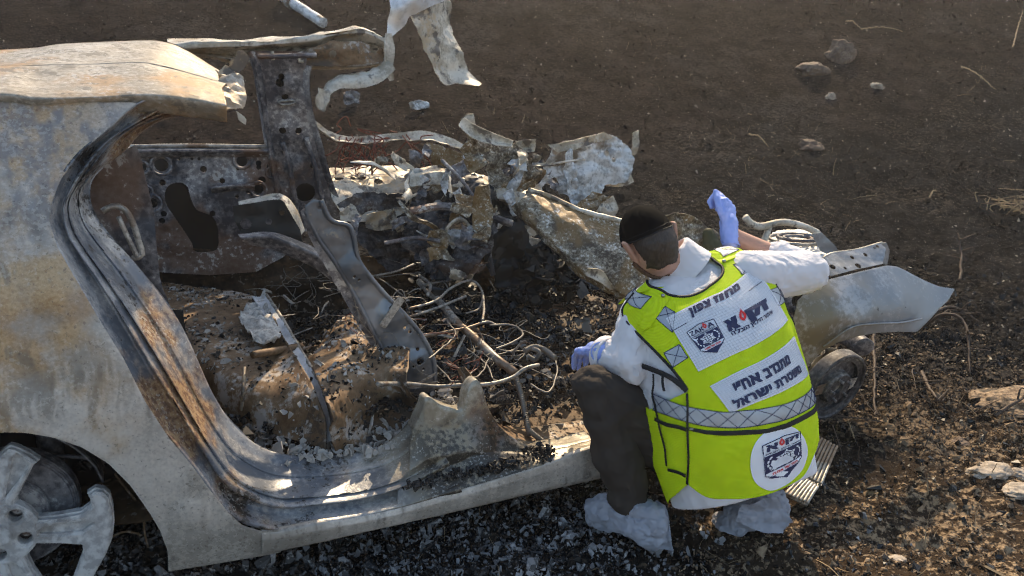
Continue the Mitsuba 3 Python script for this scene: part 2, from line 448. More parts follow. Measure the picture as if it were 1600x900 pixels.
def soil_color(p, n, uv):
    d = p.x * 0.396 + (p.y + 1.8) * 0.918          # metres ahead of the camera
    r = p.x * 0.918 - (p.y + 1.8) * 0.396
    fine = tri(p, n, 55.0)
    mid = tri(p, n, 7.0, 3.0)
    big = tri(p, n, 0.9, 5.0)
    char = mix((0.0042, 0.0042, 0.0046), (0.024, 0.0225, 0.0215), smoothstep(0.35, 0.7, fine * 0.6 + mid * 0.4))
    brown = mix((0.0075, 0.0054, 0.0045), (0.038, 0.0265, 0.0215), smoothstep(0.34, 0.66, fine * 0.6 + mid * 0.4))
    straw = mix((0.09, 0.06, 0.038), (0.34, 0.25, 0.16), smoothstep(0.3, 0.7, fine))
    slope = smoothstep(4.9, 6.3, d + 1.2 * (big - 0.5) + 0.8 * (mid - 0.5) - 0.34 * (r + 0.4))
    col = mix(char, brown, 0.9 * slope)
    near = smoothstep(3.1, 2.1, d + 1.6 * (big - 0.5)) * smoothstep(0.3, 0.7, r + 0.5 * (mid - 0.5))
    bare = smoothstep(0.52, 0.60, tri(p, n, 2.2, 8.0) * 0.5 + fine * 0.5 + 0.10 * near - 0.03)
    col = mix(col, (0.060, 0.042, 0.028), 0.65 * near)  # brown tone carries the warm veil over the ground by the volunteer
    drift = smoothstep(0.52, 0.66, tri(p, n, 1.3, 12.0) * 0.6 + mid * 0.2 + fine * 0.2)
    col = mix(col, (0.055, 0.050, 0.046), 0.5 * drift * smoothstep(0.4, 0.6, fine))
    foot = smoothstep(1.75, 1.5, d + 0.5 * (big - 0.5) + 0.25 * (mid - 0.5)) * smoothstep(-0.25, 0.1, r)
    col = mix(col, mix((0.10, 0.075, 0.05), (0.34, 0.27, 0.19), smoothstep(0.3, 0.7, fine)), 0.8 * foot)  # paler band puts the sunlight on the foreground into the colour
    col = mix(col, straw, bare * mix((0.10, 0.10, 0.10), (0.9, 0.9, 0.9), near) * (1 - 0.85 * slope))
    ash = smoothstep(0.66, 0.74, tri(p, n, 90.0, 1.0)) * 0.5
    return mix(col, (0.17, 0.155, 0.14), ash * (1 - 0.5 * slope))


def soil_bump(p, n, uv):
    return tri(p, n, 38.0, 1.0) + 0.5 * tri(p, n, 130.0, 2.0)


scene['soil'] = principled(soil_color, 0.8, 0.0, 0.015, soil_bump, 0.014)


def stone_color(p, n, uv):
    who = mikit.cell_rand(p.x * 28, p.y * 28, p.z * 28)
    fine = tri(p, n, 120.0)
    return mix(mix((0.018, 0.018, 0.019), (0.26, 0.26, 0.265), smoothstep(0.35, 1.0, who)), (0.45, 0.43, 0.41), 0.5 * smoothstep(0.56, 0.7, fine))


def pale_stone(p, n, uv):
    return mix((0.18, 0.145, 0.11), (0.42, 0.36, 0.29), smoothstep(0.3, 0.7, tri(p, n, 25.0) * 0.6 + 0.4 * tri(p, n, 110.0)))


def brown_stone(p, n, uv):
    return mix((0.06, 0.04, 0.03), (0.16, 0.115, 0.082), smoothstep(0.3, 0.7, tri(p, n, 14.0) * 0.6 + 0.4 * tri(p, n, 60.0)))


scene['dark_gravel'] = principled(stone_color, 0.5, 0.0, 0.45)
scene['pale_stone'] = principled(pale_stone, 0.75)
scene['brown_stone'] = principled(brown_stone, 0.8)
scene['char'] = principled((0.010, 0.0095, 0.0095), 0.5, 0.0, 0.5)
scene['ash'] = principled((0.38, 0.36, 0.33), 0.8)
scene['grey_ash'] = principled((0.15, 0.145, 0.14), 0.7)
scene['straw'] = principled((0.30, 0.22, 0.13), 0.8)
scene['scorched_twig'] = principled((0.06, 0.04, 0.028), 0.7)
scene['rusty_wire'] = principled((0.16, 0.045, 0.028), 0.6, 0.1)
scene['steel_wire'] = principled((0.20, 0.185, 0.165), 0.45, 0.4)
scene['bare_steel'] = principled(lambda p, n, uv: mix(mix((0.18, 0.165, 0.145), (0.46, 0.43, 0.38), smoothstep(0.36, 0.64, tri(p, n, 20.0) * 0.5 + 0.5 * tri(p, n, 110.0))), (0.14, 0.075, 0.035), 0.7 * smoothstep(0.54, 0.62, tri(p, n, 6.0, 5.0))), 0.4, 0.3)
scene['alloy'] = principled(lambda p, n, uv: mix(mix((0.36, 0.35, 0.34), (0.56, 0.55, 0.53), smoothstep(0.35, 0.65, tri(p, n, 60.0))), (0.2, 0.185, 0.17), 0.6 * smoothstep(0.50, 0.66, tri(p, n, 14.0, 3.0) * 0.7 + 0.3 * tri(p, n, 120.0, 1.0))), 0.5, 0.15)
scene['black_hole'] = principled((0.012, 0.012, 0.012), 0.8)

# ---------------------------------------------------------------- ground and hillside


def ground_z(x, y, detail=True):
    x, y = np.asarray(x, float), np.asarray(y, float)
    d = x * 0.396 + (y + 1.8) * 0.918
    r = x * 0.918 - (y + 1.8) * 0.396
    soft = lambda t, w: w * np.logaddexp(0, t / w)
    z = 0.10 * soft(d - 2.7, 0.25) + 0.47 * soft(d - 4.8 - 0.12 * r, 0.45)
    z = z + 0.11 * (1 / (1 + np.exp((r + 0.75) / 0.12))) * np.exp(-((d - 1.7) / 0.9) ** 2)
    z = z - 0.5 * soft(d - 26.0, 3.0)
    if detail:
        p = np.stack([x, y, x * 0], -1)
        far = np.clip((d - 4.0) / 3.0, 0, 1)
        z = z + 0.10 * nz(p, 0.8, 3, 3) + (0.055 - 0.01 * far) * nz(p, 3.1, 5, 3) + (0.05 - 0.036 * far) * crease(p, 6.5, 8) + 0.045 * (1 - 0.62 * far) * nz(p, 14.0, 11, 3)
        z = z + np.clip(nz(p, 24.0, 21, 2), 0, 1) * 0.05 * (1 - 0.9 * far)
    return z


def axis_points(breaks):
    out = [np.arange(a, b, s) for a, b, s in breaks]
    return np.concatenate(out)


def sheet_grid(us, vs, where):
    """The ground as a grid along the bank (u) and up it (v)."""
    u, v = np.meshgrid(us, vs, indexing='ij')
    x, y = u * 0.918 + v * 0.396, -u * 0.396 + v * 0.918 - 1.8
    z = ground_z(x, y)
    i, j = np.meshgrid(np.arange(len(us) - 1), np.arange(len(vs) - 1), indexing='ij')
    b = len(vs)
    f = np.stack([i * b + j, (i + 1) * b + j, (i + 1) * b + j + 1, i * b + j + 1], -1).reshape(-1, 4)
    return trimesh.Trimesh(np.stack([x, y, z], -1).reshape(-1, 3), np.vstack([f[:, [0, 1, 2]], f[:, [0, 2, 3]]]), process=False)


us = axis_points([(-60, -10, 2.5), (-10, -3.2, 0.2), (-3.2, 4.4, 0.0125), (4.4, 11, 0.2), (11, 61, 2.5)])
us_far = axis_points([(-60, -10, 2.5), (-10, -5, 0.2), (-5, 6.4, 0.025), (6.4, 11, 0.2), (11, 61, 2.5)])
v_join = 4.0
vs_near = np.r_[axis_points([(-30, -4, 2.0), (-4, 0.9, 0.1), (0.9, v_join - 0.001, 0.0125)]), v_join]
vs_far = axis_points([(v_join, 8.0, 0.025), (8.0, 12, 0.1), (12, 60, 1.5)])
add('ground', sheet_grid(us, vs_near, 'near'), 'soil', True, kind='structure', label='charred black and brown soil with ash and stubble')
add('hillside', sheet_grid(us_far, vs_far, 'far'), 'soil', True, kind='structure', label='burnt brown slope rising behind the wreck')
scene['white_ash_skin'] = principled(lambda p, n, uv: mix((0.42, 0.43, 0.44), (0.72, 0.73, 0.74), smoothstep(0.3, 0.65, tri(p, n, 9.0) * 0.6 + 0.4 * tri(p, n, 50.0))), 0.4, 0.1)
scene['strut_white'] = principled(lambda p, n, uv: mix(mix((0.30, 0.31, 0.31), (0.62, 0.63, 0.63), smoothstep(0.35, 0.6, tri(p, n, 12.0) * 0.5 + 0.5 * tri(p, n, 90.0))), (0.12, 0.08, 0.04), 0.8 * smoothstep(0.56, 0.66, tri(p, n, 7.0, 2.0))), 0.45, 0.15)
scene['seat_steel'] = principled(lambda p, n, uv: mix(mix((0.12, 0.13, 0.145), (0.25, 0.265, 0.285), smoothstep(0.3, 0.7, tri(p, n, 9.0))), (0.3, 0.27, 0.22), 0.6 * smoothstep(0.56, 0.7, tri(p, n, 30.0, 2.0) * 0.6 + 0.4 * tri(p, n, 120.0))), 0.38, 0.5)
scene['charred_metal'] = principled(lambda p, n, uv: soot_metal(p, n, uv) * 0.42, 0.5, 0.15)
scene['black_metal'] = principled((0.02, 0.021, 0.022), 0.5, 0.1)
scene['floor_metal'] = principled(lambda p, n, uv: mix(mix((0.025, 0.018, 0.013), (0.12, 0.075, 0.04), smoothstep(0.4, 0.65, tri(p, n, 5.0) * 0.6 + 0.4 * tri(p, n, 40.0))), (0.3, 0.28, 0.26), 0.7 * smoothstep(0.6, 0.7, tri(p, n, 60.0) * 0.6 + 0.4 * tri(p, n, 9.0, 2.0))), 0.7, 0.0, 0.3, metal_bump, 0.004)  # rust and ash, browned further to imitate the warm veil low down
scene['ash_skin'] = principled(lambda p, n, uv: mix((0.25, 0.24, 0.22), (0.6, 0.58, 0.54), smoothstep(0.3, 0.7, tri(p, n, 60.0) * 0.6 + 0.4 * tri(p, n, 160.0))), 0.8)
scene['straw_earth'] = principled(lambda p, n, uv: mix(mix((0.10, 0.065, 0.04), (0.36, 0.26, 0.165), smoothstep(0.3, 0.7, tri(p, n, 30.0) * 0.5 + 0.5 * tri(p, n, 110.0))), (0.02, 0.018, 0.016), 0.8 * smoothstep(0.52, 0.62, tri(p, n, 14.0, 4.0))), 0.8, 0.0, 0.3, lambda p, n, uv: tri(p, n, 90.0), 0.006)


# ---------------------------------------------------------------- the burnt car
car = thing('burnt_car', 'burnt-out car body with its doors gone and front end torn apart, stretching across the slope', 'car wreck')


def lerp(a, b, t):
    return np.asarray(a) * (1 - t) + np.asarray(b) * t


def side_y(z):
    return np.interp(z, [-.2, .12, .2, .5, .75, .9, 1.05, 1.3, 1.5], [.04, .03, 0, -.02, 0, .03, .08, .24, .4])


# outer skin behind the door: from the rear bumper to the foot of the door frame, cut by the wheel arch
arch = [[-0.138,0.022,0.142],[-0.132,-0.001,0.214],[-0.142,-0.005,0.275],[-0.159,-0.009,0.330],[-0.188,-0.014,0.406],[-0.226,-0.018,0.473],[-0.270,-0.018,0.522],[-0.322,-0.016,0.556],[-0.373,-0.014,0.577],[-0.419,-0.013,0.587]]
outer_edge = [[-0.085,0.216,1.262],[-0.107,0.205,1.245],[-0.156,0.176,1.200],[-0.211,0.146,1.154],[-0.251,0.113,1.102],[-0.272,0.081,1.052],[-0.278,0.067,1.012],[-0.268,0.052,0.965],[-0.254,0.040,0.931],[-0.234,0.027,0.883],[-0.211,0.014,0.818],[-0.168,-0.003,0.713],[-0.136,-0.011,0.607],[-0.097,-0.019,0.512],[-0.053,-0.015,0.427],[-0.018,-0.010,0.347],[0.015,-0.005,0.282],[0.041,-0.003,0.242],[0.084,-0.001,0.212],[0.133,0,0.202]]
hx, hz = -0.464, 0.333
r_arch = math.hypot(arch[-1][0] - hx, arch[-1][2] - hz)
a_rear = [[hx + 0.33 * math.cos(a), 0, hz - 0.02 + (0.25 if math.sin(a) > 0 else 0.2) * math.sin(a)] for a in np.linspace(math.pi * 0.55, math.pi * 1.1, 8)]
outline = arch + a_rear + [[-1.05, 0, 0.2], [-1.15, 0, 0.5], [-1.12, 0.02, 0.8], [-1.02, 0.06, 0.95], [-0.8, 0.2, 1.2], [-0.45, 0.26, 1.30]] + [[-0.358,0.217,1.264],[-0.222,0.216,1.263]] + outer_edge + [[0.131,0.030,0.121]]
outline = [[x, side_y(z), z] for x, y, z in outline]


def side_ctrl():
    g = [(x, z) for x in np.arange(-1.1, 0.3, 0.15) for z in np.arange(0.15, 1.3, 0.12)]
    return [[x, side_y(z), z] for x, z in g]


add('quarter_panel', panel(outline, th=0.003, step=0.014, ctrl=side_ctrl(), wave=0.012, crumple=0.003, freq=5, seed=4,
                           press=[([[-0.263,0.028,0.892]][0], 0.09, 0.012), ([[-0.363,-0.001,0.741]][0], 0.12, -0.010), ([[-0.068,-0.007,0.307]][0], 0.05, 0.008)]), 'skin_metal', True, car,
    label='soot-greyed rear quarter panel with ochre burn marks')

# the stepped frame of the rear door opening, down along the sill and up the stub of the middle pillar
A_out = [[-0.019,0.225,1.276],[-0.085,0.213,1.258],[-0.156,0.176,1.200],[-0.211,0.146,1.154],[-0.251,0.113,1.102],[-0.272,0.081,1.052],[-0.278,0.067,1.012],[-0.268,0.052,0.965],[-0.254,0.040,0.931],[-0.211,0.014,0.818],[-0.136,-0.011,0.607],[-0.053,-0.015,0.427],[0.015,-0.005,0.282],[0.133,0,0.202],[0.227,0,0.199],[0.331,0.004,0.190],[0.436,0.003,0.193],[0.544,0,0.204],[0.619,-0.001,0.209]]
A_in = [[0.147,0.363,1.257],[0.079,0.351,1.239],[-0.026,0.340,1.222],[-0.087,0.320,1.191],[-0.137,0.288,1.140],[-0.181,0.268,1.110],[-0.214,0.243,1.071],[-0.216,0.218,1.014],[-0.188,0.198,0.954],[-0.129,0.174,0.868],[-0.052,0.148,0.725],[0.009,0.132,0.521],[0.057,0.135,0.421],[0.122,0.140,0.343],[0.226,0.144,0.296],[0.366,0.145,0.278],[0.462,0.144,0.291],[0.525,0.140,0.344],[0.555,0.136,0.404]]


def step_rails(out, inn, prof, lip=0.05):
    rails = []
    for f, dy in prof:
        r = lerp(out, inn, f)
        base = lerp(out, inn, f)[:, 1]
        r[:, 1] = base + dy
        rails.append(r)
    r = np.array(inn, float)
    r[:, 1] += lip
    rails.append(r)
    return rails


prof = [(-0.05, 0.008), (0, 0), (0.03, 0.002), (0.07, 0.020), (0.12, 0.030), (0.28, 0.022), (0.33, -0.012), (0.38, -0.020), (0.46, 0.000), (0.475, -0.014), (0.50, -0.018), (0.60, 0.036), (0.66, 0.042), (0.70, 0.034), (0.80, 0.052), (0.97, 0.048), (1.0, 0.052)]
add('door_frame', loft(step_rails(A_out, A_in, prof), 260, 3, 0.003, 0.0015, 8, 0.006, 2), 'jamb_metal', True, car, label='blued and rusty rear door frame without its door')

# sill: outer face, and its top running forward past the pillar stub
sill_top = [[0.084,-0.001,0.210],[0.133,0,0.200],[0.227,0.001,0.197],[0.331,0.005,0.188],[0.436,0.005,0.188],[0.544,0,0.200],[0.619,0,0.205],[0.775,-0.001,0.219],[0.939,-0.003,0.238],[1.111,-0.004,0.259],[1.293,-0.005,0.280]]
sill_bot = [[0.080,0.029,0.124],[0.131,0.028,0.126],[0.227,0.029,0.123],[0.333,0.029,0.122],[0.440,0.029,0.123],[0.551,0.028,0.124],[0.627,0.027,0.127],[0.787,0.028,0.126],[0.956,0.027,0.129],[1.135,0.027,0.128],[1.325,0.027,0.128]]
mid1 = lerp(sill_top, sill_bot, .25); mid1[:, 1] -= .012
mid2 = lerp(sill_top, sill_bot, .8); mid2[:, 1] -= .014
under = np.array(sill_bot, float); under[:, 1] += .06; under[:, 2] -= .01
add('sill', loft([np.array(sill_top) + [0, .012, .004], sill_top, mid1, mid2, sill_bot, under], 160, 4, 0.003, 0.002, 10, 0.006, 5), 'skin_metal', True, car, label='pale scorched sill under the door openings')

# stub of the middle pillar and the front sill
S_out = [[0.436,0.004,0.190],[0.489,0.001,0.196],[0.544,0,0.202],[0.581,0,0.205],[0.619,-0.001,0.209],[0.667,-0.001,0.212],[0.715,-0.001,0.216],[0.775,-0.001,0.221],[0.856,-0.002,0.228],[0.939,-0.003,0.238],[1.056,-0.003,0.252],[1.201,-0.005,0.269]]
S_mid = [[0.486,0.045,0.272],[0.514,0.044,0.286],[0.546,0.043,0.300],[0.579,0.043,0.299],[0.621,0.043,0.298],[0.675,0.044,0.291],[0.724,0.045,0.268],[0.796,0.048,0.235],[0.879,0.048,0.226],[0.965,0.048,0.225],[1.086,0.048,0.236],[1.235,0.047,0.251]]
S_in = [[0.511,0.089,0.370],[0.540,0.085,0.428],[0.555,0.083,0.461],[0.596,0.085,0.430],[0.657,0.086,0.407],[0.678,0.082,0.472],[0.707,0.081,0.487],[0.728,0.086,0.415],[0.769,0.091,0.328],[0.825,0.096,0.267],[0.928,0.098,0.233],[1.115,0.098,0.224]]
S_in[-1] = (np.array(S_in[-2]) + [0.16, 0.0, 0.0]).tolist()
s_q = lerp(S_out, S_in, .25); s_q[:, 1] += .03
s_r = lerp(S_mid, S_in, .5); s_r[:, 1] += .015
add('pillar_stub', loft([S_out, s_q, S_mid, s_r, S_in, np.array(S_in) + [0, .05, -.005]], 150, 6, 0.003, 0.004, 14, 0.006, 8), 'jamb_metal', True, car, label='burnt-off stub of the middle pillar on the sill')
wall = np.array([[0.716,0.122,0.468],[0.741,0.127,0.400],[0.784,0.132,0.315],[0.838,0.136,0.257],[0.944,0.139,0.217],[1.139,0.140,0.205]])
add('pillar_flange', loft([wall, wall + [0.0, .10, .012], wall + [0.01, .2, -.03]], 60, 6, 0.003, 0.003, 12, 0, 3), 'rust_metal', True, car, label='rusty inner flange of the pillar stub')
add('front_sill_flange', loft([np.array([[0.796,0.200,0.266],[0.861,0.200,0.206],[0.974,0.200,0.176],[1.090,0.200,0.179],[1.235,0.200,0.192]]), np.array([[0.823,0.240,0.204],[0.879,0.240,0.156],[0.994,0.240,0.128],[1.113,0.240,0.130],[1.261,0.240,0.141]])], 60, 5, 0.003, 0.003, 20, 0, 4), 'pale_metal', True, car)

# roof remnant
r_near = np.array([[-0.497,0.220,1.268],[-0.358,0.226,1.278],[-0.285,0.220,1.269],[-0.170,0.223,1.273],[-0.063,0.225,1.276],[0.033,0.217,1.264],[0.109,0.208,1.250]])
r_ridge = np.array([[x, y + .12, z + .045] for x, y, z in r_near])
r_mid = np.array([[-0.567,0.550,1.333],[-0.390,0.550,1.345],[-0.297,0.550,1.357],[-0.170,0.550,1.367],[-0.046,0.550,1.373],[0.047,0.550,1.341],[0.147,0.550,1.303]])
r_far = np.array([[-0.585,0.850,1.396],[-0.377,0.850,1.407],[-0.303,0.850,1.419],[-0.169,0.850,1.429],[-0.029,0.850,1.428],[0.049,0.850,1.399],[0.150,0.850,1.335]])
r_edge = np.array([[x, y + .05, z - .06] for x, y, z in r_far])
gut = np.array([[x, y + .03, z - .035] for x, y, z in r_near])
add('roof_panel', loft([gut, r_near - [0, .012, 0], r_near + [0, .01, .012], r_ridge, lerp(r_ridge, r_mid, .5) + [0, 0, .01], lerp(r_ridge, r_mid, .53) + [0, 0, -.004], lerp(r_ridge, r_mid, .56) + [0, 0, .009], r_mid, lerp(r_mid, r_far, .5), r_far, r_edge], 150, 6, 0.004, 0.004, 5, 0.02, 6),
    'roof_metal', True, car, label='sagging ash-coloured rear remnant of the roof')
add('roof_edge', panel([[0.022,0.260,1.263],[0.067,0.400,1.290],[0.116,0.500,1.310],[0.162,0.500,1.320],[0.172,0.460,1.290],[0.168,0.400,1.260],[0.137,0.360,1.249],[0.093,0.300,1.248],[0.049,0.250,1.242],[0.032,0.240,1.252]], step=.01, jag=.008, crumple=.03, freq=14, seed=3), 'roof_metal', 24, car, label='crumpled torn front end of the roof')
add('roof_edge', panel([[0.106,0.500,1.323],[0.118,0.620,1.360],[0.142,0.620,1.385],[0.178,0.620,1.404],[0.206,0.620,1.395],[0.189,0.620,1.372],[0.163,0.620,1.354],[0.138,0.500,1.310]], step=.012, jag=.01, crumple=.035, freq=12, seed=7), 'pale_metal', 24, car)
add('roof_edge', panel([[0.146,0.420,1.236],[0.171,0.420,1.216],[0.166,0.420,1.197],[0.150,0.420,1.212]], step=.012, jag=.004, crumple=.01, freq=20, seed=9), 'pale_metal', 24, car)

# far roof rail with its grab rod, sagging strips at its torn front end
top = np.array([[-0.010,1.380,1.450],[0.140,1.380,1.457],[0.302,1.380,1.465],[0.470,1.380,1.483],[0.596,1.380,1.506],[0.724,1.380,1.521],[0.817,1.380,1.481]])
low = np.array([[-0.014,1.450,1.416],[0.139,1.450,1.409],[0.277,1.450,1.387],[0.473,1.450,1.384],[0.601,1.450,1.376],[0.706,1.450,1.376],[0.831,1.450,1.393]])
add('far_roof_rail', loft([top + [0, .14, .0], top + [0, .10, .012], top, top + [0, 0, -.02], lerp(top, low, .35) + [0, .05, 0], lerp(top, low, .8) + [0, .07, 0], low, low + [0, .1, -.005]], 90, 4, 0.004, 0.012, 8, 0.02, 11), 'pale_metal', True, car, label='twisted far roof rail')
add('rail_lining', panel([[0.489,1.360,1.440],[0.590,1.360,1.471],[0.704,1.360,1.468],[0.789,1.360,1.450],[0.803,1.360,1.391],[0.687,1.360,1.384],[0.584,1.360,1.373],[0.484,1.360,1.377]], step=.02, jag=.006, crumple=.02, seed=12, holes=[([[0.755,1.360,1.445]][0], .018), ([[0.587,1.360,1.422]][0], .014)]), 'rust_metal', 30, car, label='rusty inner lining of the far roof rail')
rod = add('grab_rod', tube([[0.297,1.330,1.407],[0.386,1.330,1.409],[0.517,1.330,1.415]], .010), 'soot_metal', True, car)
for q in ([[0.353,1.335,1.427],[0.355,1.335,1.394]], [[0.455,1.335,1.424],[0.452,1.335,1.391],[0.467,1.335,1.391]]):
    add('bracket', tube(q, .007), 'pale_metal', True, rod)
add('rail_strip', ribbon([[0.811,1.350,1.395],[0.748,1.350,1.355],[0.672,1.350,1.334],[0.599,1.350,1.324],[0.547,1.350,1.290],[0.524,1.350,1.248]], [.07, .085, .085, .07, .06, .06], seed=3, side=(.1, .75, .7), curl=.3, crumple=.012), 'pale_metal', 24, car, label='curled strip hanging off the torn rail end')
add('rail_strip', ribbon([[0.535,1.330,1.285],[0.523,1.330,1.241],[0.530,1.330,1.199]], [.05, .06, .012], seed=6, side=(1, .2, .1), curl=.3, crumple=.012), 'pale_metal', 24, car)
add('rail_strip', ribbon([[0.813,1.360,1.505],[0.815,1.360,1.436],[0.807,1.360,1.375],[0.821,1.360,1.320]], [.03, .05, .045, .02], seed=5, side=(1, .4, .1), crumple=.01), 'pale_metal', 24, car)
# the sheet hanging from above, and the white skin over it
add('hanging_sheet', panel([[0.976,1.600,1.603],[1.060,1.600,1.691],[1.219,1.800,1.718],[1.239,1.800,1.576],[1.270,1.750,1.429],[1.354,1.700,1.311],[1.302,1.650,1.297],[1.218,1.700,1.314],[1.172,1.660,1.305],[1.128,1.620,1.308],[1.064,1.600,1.416],[1.016,1.600,1.516]], step=.015, jag=.006, crumple=.02, freq=9, seed=21), 'pale_metal', 24, car, label='torn rust-speckled sheet hanging over the gap')
add('hanging_skin', panel([[0.861,1.500,1.662],[0.851,1.500,1.570],[0.840,1.500,1.488],[0.877,1.500,1.510],[0.928,1.500,1.552],[0.946,1.500,1.584],[0.981,1.500,1.600],[1.015,1.500,1.617],[1.103,1.500,1.657],[1.121,1.500,1.678]], step=.012, jag=.004, crumple=.02, freq=8, wave=.03, seed=23, ctrl=[[0.880,1.440,1.592],[0.959,1.440,1.633]]), 'white_ash_skin', 30, car, label='bluish white crumpled skin at the upper edge')

# far middle pillar
pl = [[0.300,1.400,1.429],[0.319,1.420,1.343],[0.332,1.460,1.210],[0.346,1.500,1.080],[0.366,1.540,0.890],[0.394,1.580,0.688]]
pr = [[0.539,1.400,1.433],[0.477,1.420,1.349],[0.483,1.460,1.208],[0.517,1.500,1.075],[0.565,1.540,0.880],[0.652,1.580,0.654]]
pil_out = list(pl) + list(pr)[::-1]
ph = [((np.array(a)), r) for a, r in zip([[0.391,1.420,1.334],[0.383,1.430,1.312],[0.386,1.490,1.124],[0.450,1.490,1.122],[0.389,1.510,1.034],[0.504,1.530,0.971],[0.402,1.440,1.255]], (.012, .016, .014, .014, .01, .012, .014))]
bp = add('far_pillar', panel(pil_out, holes=ph + [(np.array([[0.468,1.540,0.854]][0]), .042)], th=.004, step=.012, crumple=.003, wave=.004, seed=31,
                             press=[(np.array([[0.407,1.430,1.300]][0]), .05, .012), (np.array([[0.409,1.450,1.222]][0]), .05, -.012), (np.array([[0.415,1.500,1.117]][0]), .06, .01), (np.array([[0.438,1.520,0.964]][0]), .06, .014)]), 'soot_metal', 40, car, label='soot-darkened far middle pillar pierced by round holes')
for side, dx in ((pl, -.012), (pr, .012)):
    a = np.array(side, float)
    add('flange', loft([a, a + [dx, -.012, 0], a + [dx * 2, -.018, 0], a + [dx * 2.3, .05, 0]], 60, 3, .003, .002, 12, 0, 6), 'soot_metal', True, bp)
ridge_l = np.array([[0.382,1.485,1.075],[0.405,1.505,0.967],[0.424,1.540,0.804],[0.432,1.560,0.731]])
ridge_r = np.array([[0.478,1.485,1.091],[0.510,1.505,0.963],[0.543,1.540,0.797],[0.564,1.560,0.722]])
for q in (ridge_l, ridge_r):
    add('rib', tube(q - [0, .008, 0], .011), 'soot_metal', True, bp)
add('buckle_loop', tube([[0.373,1.435,1.235],[0.387,1.435,1.225],[0.430,1.435,1.230],[0.436,1.435,1.242],[0.391,1.435,1.240],[0.373,1.435,1.235]], .006), 'bare_steel', True, bp)
add('back_of_pillar', panel(np.array(pil_out) + [0, .10, 0], step=.03), 'black_metal', 40, car)  # black sheet standing in for shade behind the pillar holes

# far rear door: inner panel with its openings
dh = [(np.array(a), r) for a, r in zip([[-0.154,1.550,0.986],[-0.084,1.550,0.993],[0.071,1.550,0.971],[-0.016,1.550,1.016],[0.222,1.550,0.999],[0.287,1.550,0.986],[0.286,1.550,0.970],[0.332,1.550,0.971],[0.337,1.550,0.939],[-0.087,1.550,0.924],[-0.154,1.550,0.884],[-0.133,1.550,0.842],[0.138,1.550,0.921],[0.294,1.550,0.916],[0.349,1.550,0.881],[0.237,1.550,0.874],[0.278,1.550,0.877],[0.088,1.550,0.788],[-0.096,1.550,0.798],[-0.106,1.550,0.770],[0.189,1.550,0.855],[0.338,1.550,0.944],[0.032,1.550,1.014],[0.058,1.550,1.013],[0.202,1.550,0.966]],
      (.016, .026, .013, .006, .022, .012, .01, .014, .009, .012, .018, .020, .011, .016, .012, .012, .02, .012, .012, .012, .008, .009, .006, .006, .006))]
key_hole = [[-0.082,1.550,0.885],[-0.062,1.550,0.913],[-0.021,1.550,0.921],[0.004,1.550,0.902],[0.009,1.550,0.865],[0.026,1.550,0.811],[0.054,1.550,0.793],[0.086,1.550,0.775],[0.102,1.550,0.725],[0.097,1.550,0.647],[0.072,1.550,0.627],[0.005,1.550,0.632],[-0.003,1.550,0.668],[-0.027,1.550,0.719],[-0.063,1.550,0.793],[-0.084,1.550,0.839]]
dp = add('far_door_panel', panel([[-0.188,1.550,1.069],[-0.080,1.550,1.069],[0.109,1.550,1.063],[0.334,1.550,1.054],[0.371,1.550,0.861],[0.366,1.550,0.581],[0.238,1.550,0.522],[0.057,1.550,0.526],[-0.136,1.550,0.558],[-0.214,1.550,0.633],[-0.211,1.550,0.816],[-0.197,1.550,0.968]], holes=dh + [key_hole], th=.004, step=.014, crumple=.006, wave=.015, seed=41,
                                 press=[(np.array([[-0.084,1.550,0.993]][0]), .07, -.014), (np.array([[-0.133,1.550,0.842]][0]), .05, -.014), (np.array([[-0.156,1.550,0.889]][0]), .05, -.012), (np.array([[0.278,1.550,0.877]][0]), .055, -.012), (np.array([[0.178,1.550,0.871]][0]), .1, .012), (np.array([[0.259,1.550,0.921]][0]), .07, .01)]),
         'soot_metal', 40, car, label='sooty inner panel of the far rear door, full of round holes')
add('top_edge', tube([[-0.187,1.530,1.071],[0.037,1.530,1.067],[0.337,1.530,1.055]], .009), 'bare_steel', True, dp)
add('top_edge', loft([np.array([[-0.195,1.560,1.069],[0.061,1.560,1.064],[0.345,1.560,1.052]]), np.array([[-0.194,1.500,1.056],[0.058,1.500,1.050],[0.337,1.500,1.039]]), np.array([[-0.192,1.530,1.029],[0.057,1.530,1.025],[0.339,1.530,1.013]])], 40, 4, .003, .002, 10, 0, 2), 'soot_metal', True, dp)
for c, r in zip([[-0.084,1.535,0.994],[-0.133,1.535,0.844],[-0.156,1.535,0.889],[0.277,1.535,0.879],[0.221,1.535,1.001],[-0.154,1.535,0.987],[0.336,1.535,0.946]], (.038, .034, .030, .032, .032, .026, .022)):
    a = np.linspace(0, 2 * np.pi, 16)
    add('ring', tube(np.stack([c[0] + r * np.cos(a), np.full(16, c[1]), c[2] + r * np.sin(a)], 1), .006, 20, 6), 'soot_metal', True, dp)
spring = [[x, 1.53, z] for x, z in (([[-0.190,1.530,1.044]][0][0] + .003 * (k % 2), [[-0.190,1.530,1.044]][0][2] - .0062 * k) for k in range(40))]
add('coil_spring', tube(spring, .006, 120, 6), 'bare_steel', True, dp)
add('channel', loft([np.array([[0.093,1.520,0.906],[0.147,1.520,0.911],[0.262,1.520,0.908]]), np.array([[0.091,1.490,0.899],[0.145,1.490,0.904],[0.259,1.490,0.901]]), np.array([[0.092,1.520,0.875],[0.144,1.520,0.880],[0.260,1.520,0.879]])], 30, 3, .003, .002, 10, 0, 2), 'soot_metal', True, dp)
add('door_outer_skin', panel(np.array([[-0.196,1.680,1.053],[0.346,1.680,1.036],[0.375,1.680,0.494],[-0.228,1.680,0.552]]), step=.05, wave=.02), 'black_metal', 40, car)  # coloured black in place of shade, so the door holes read dark
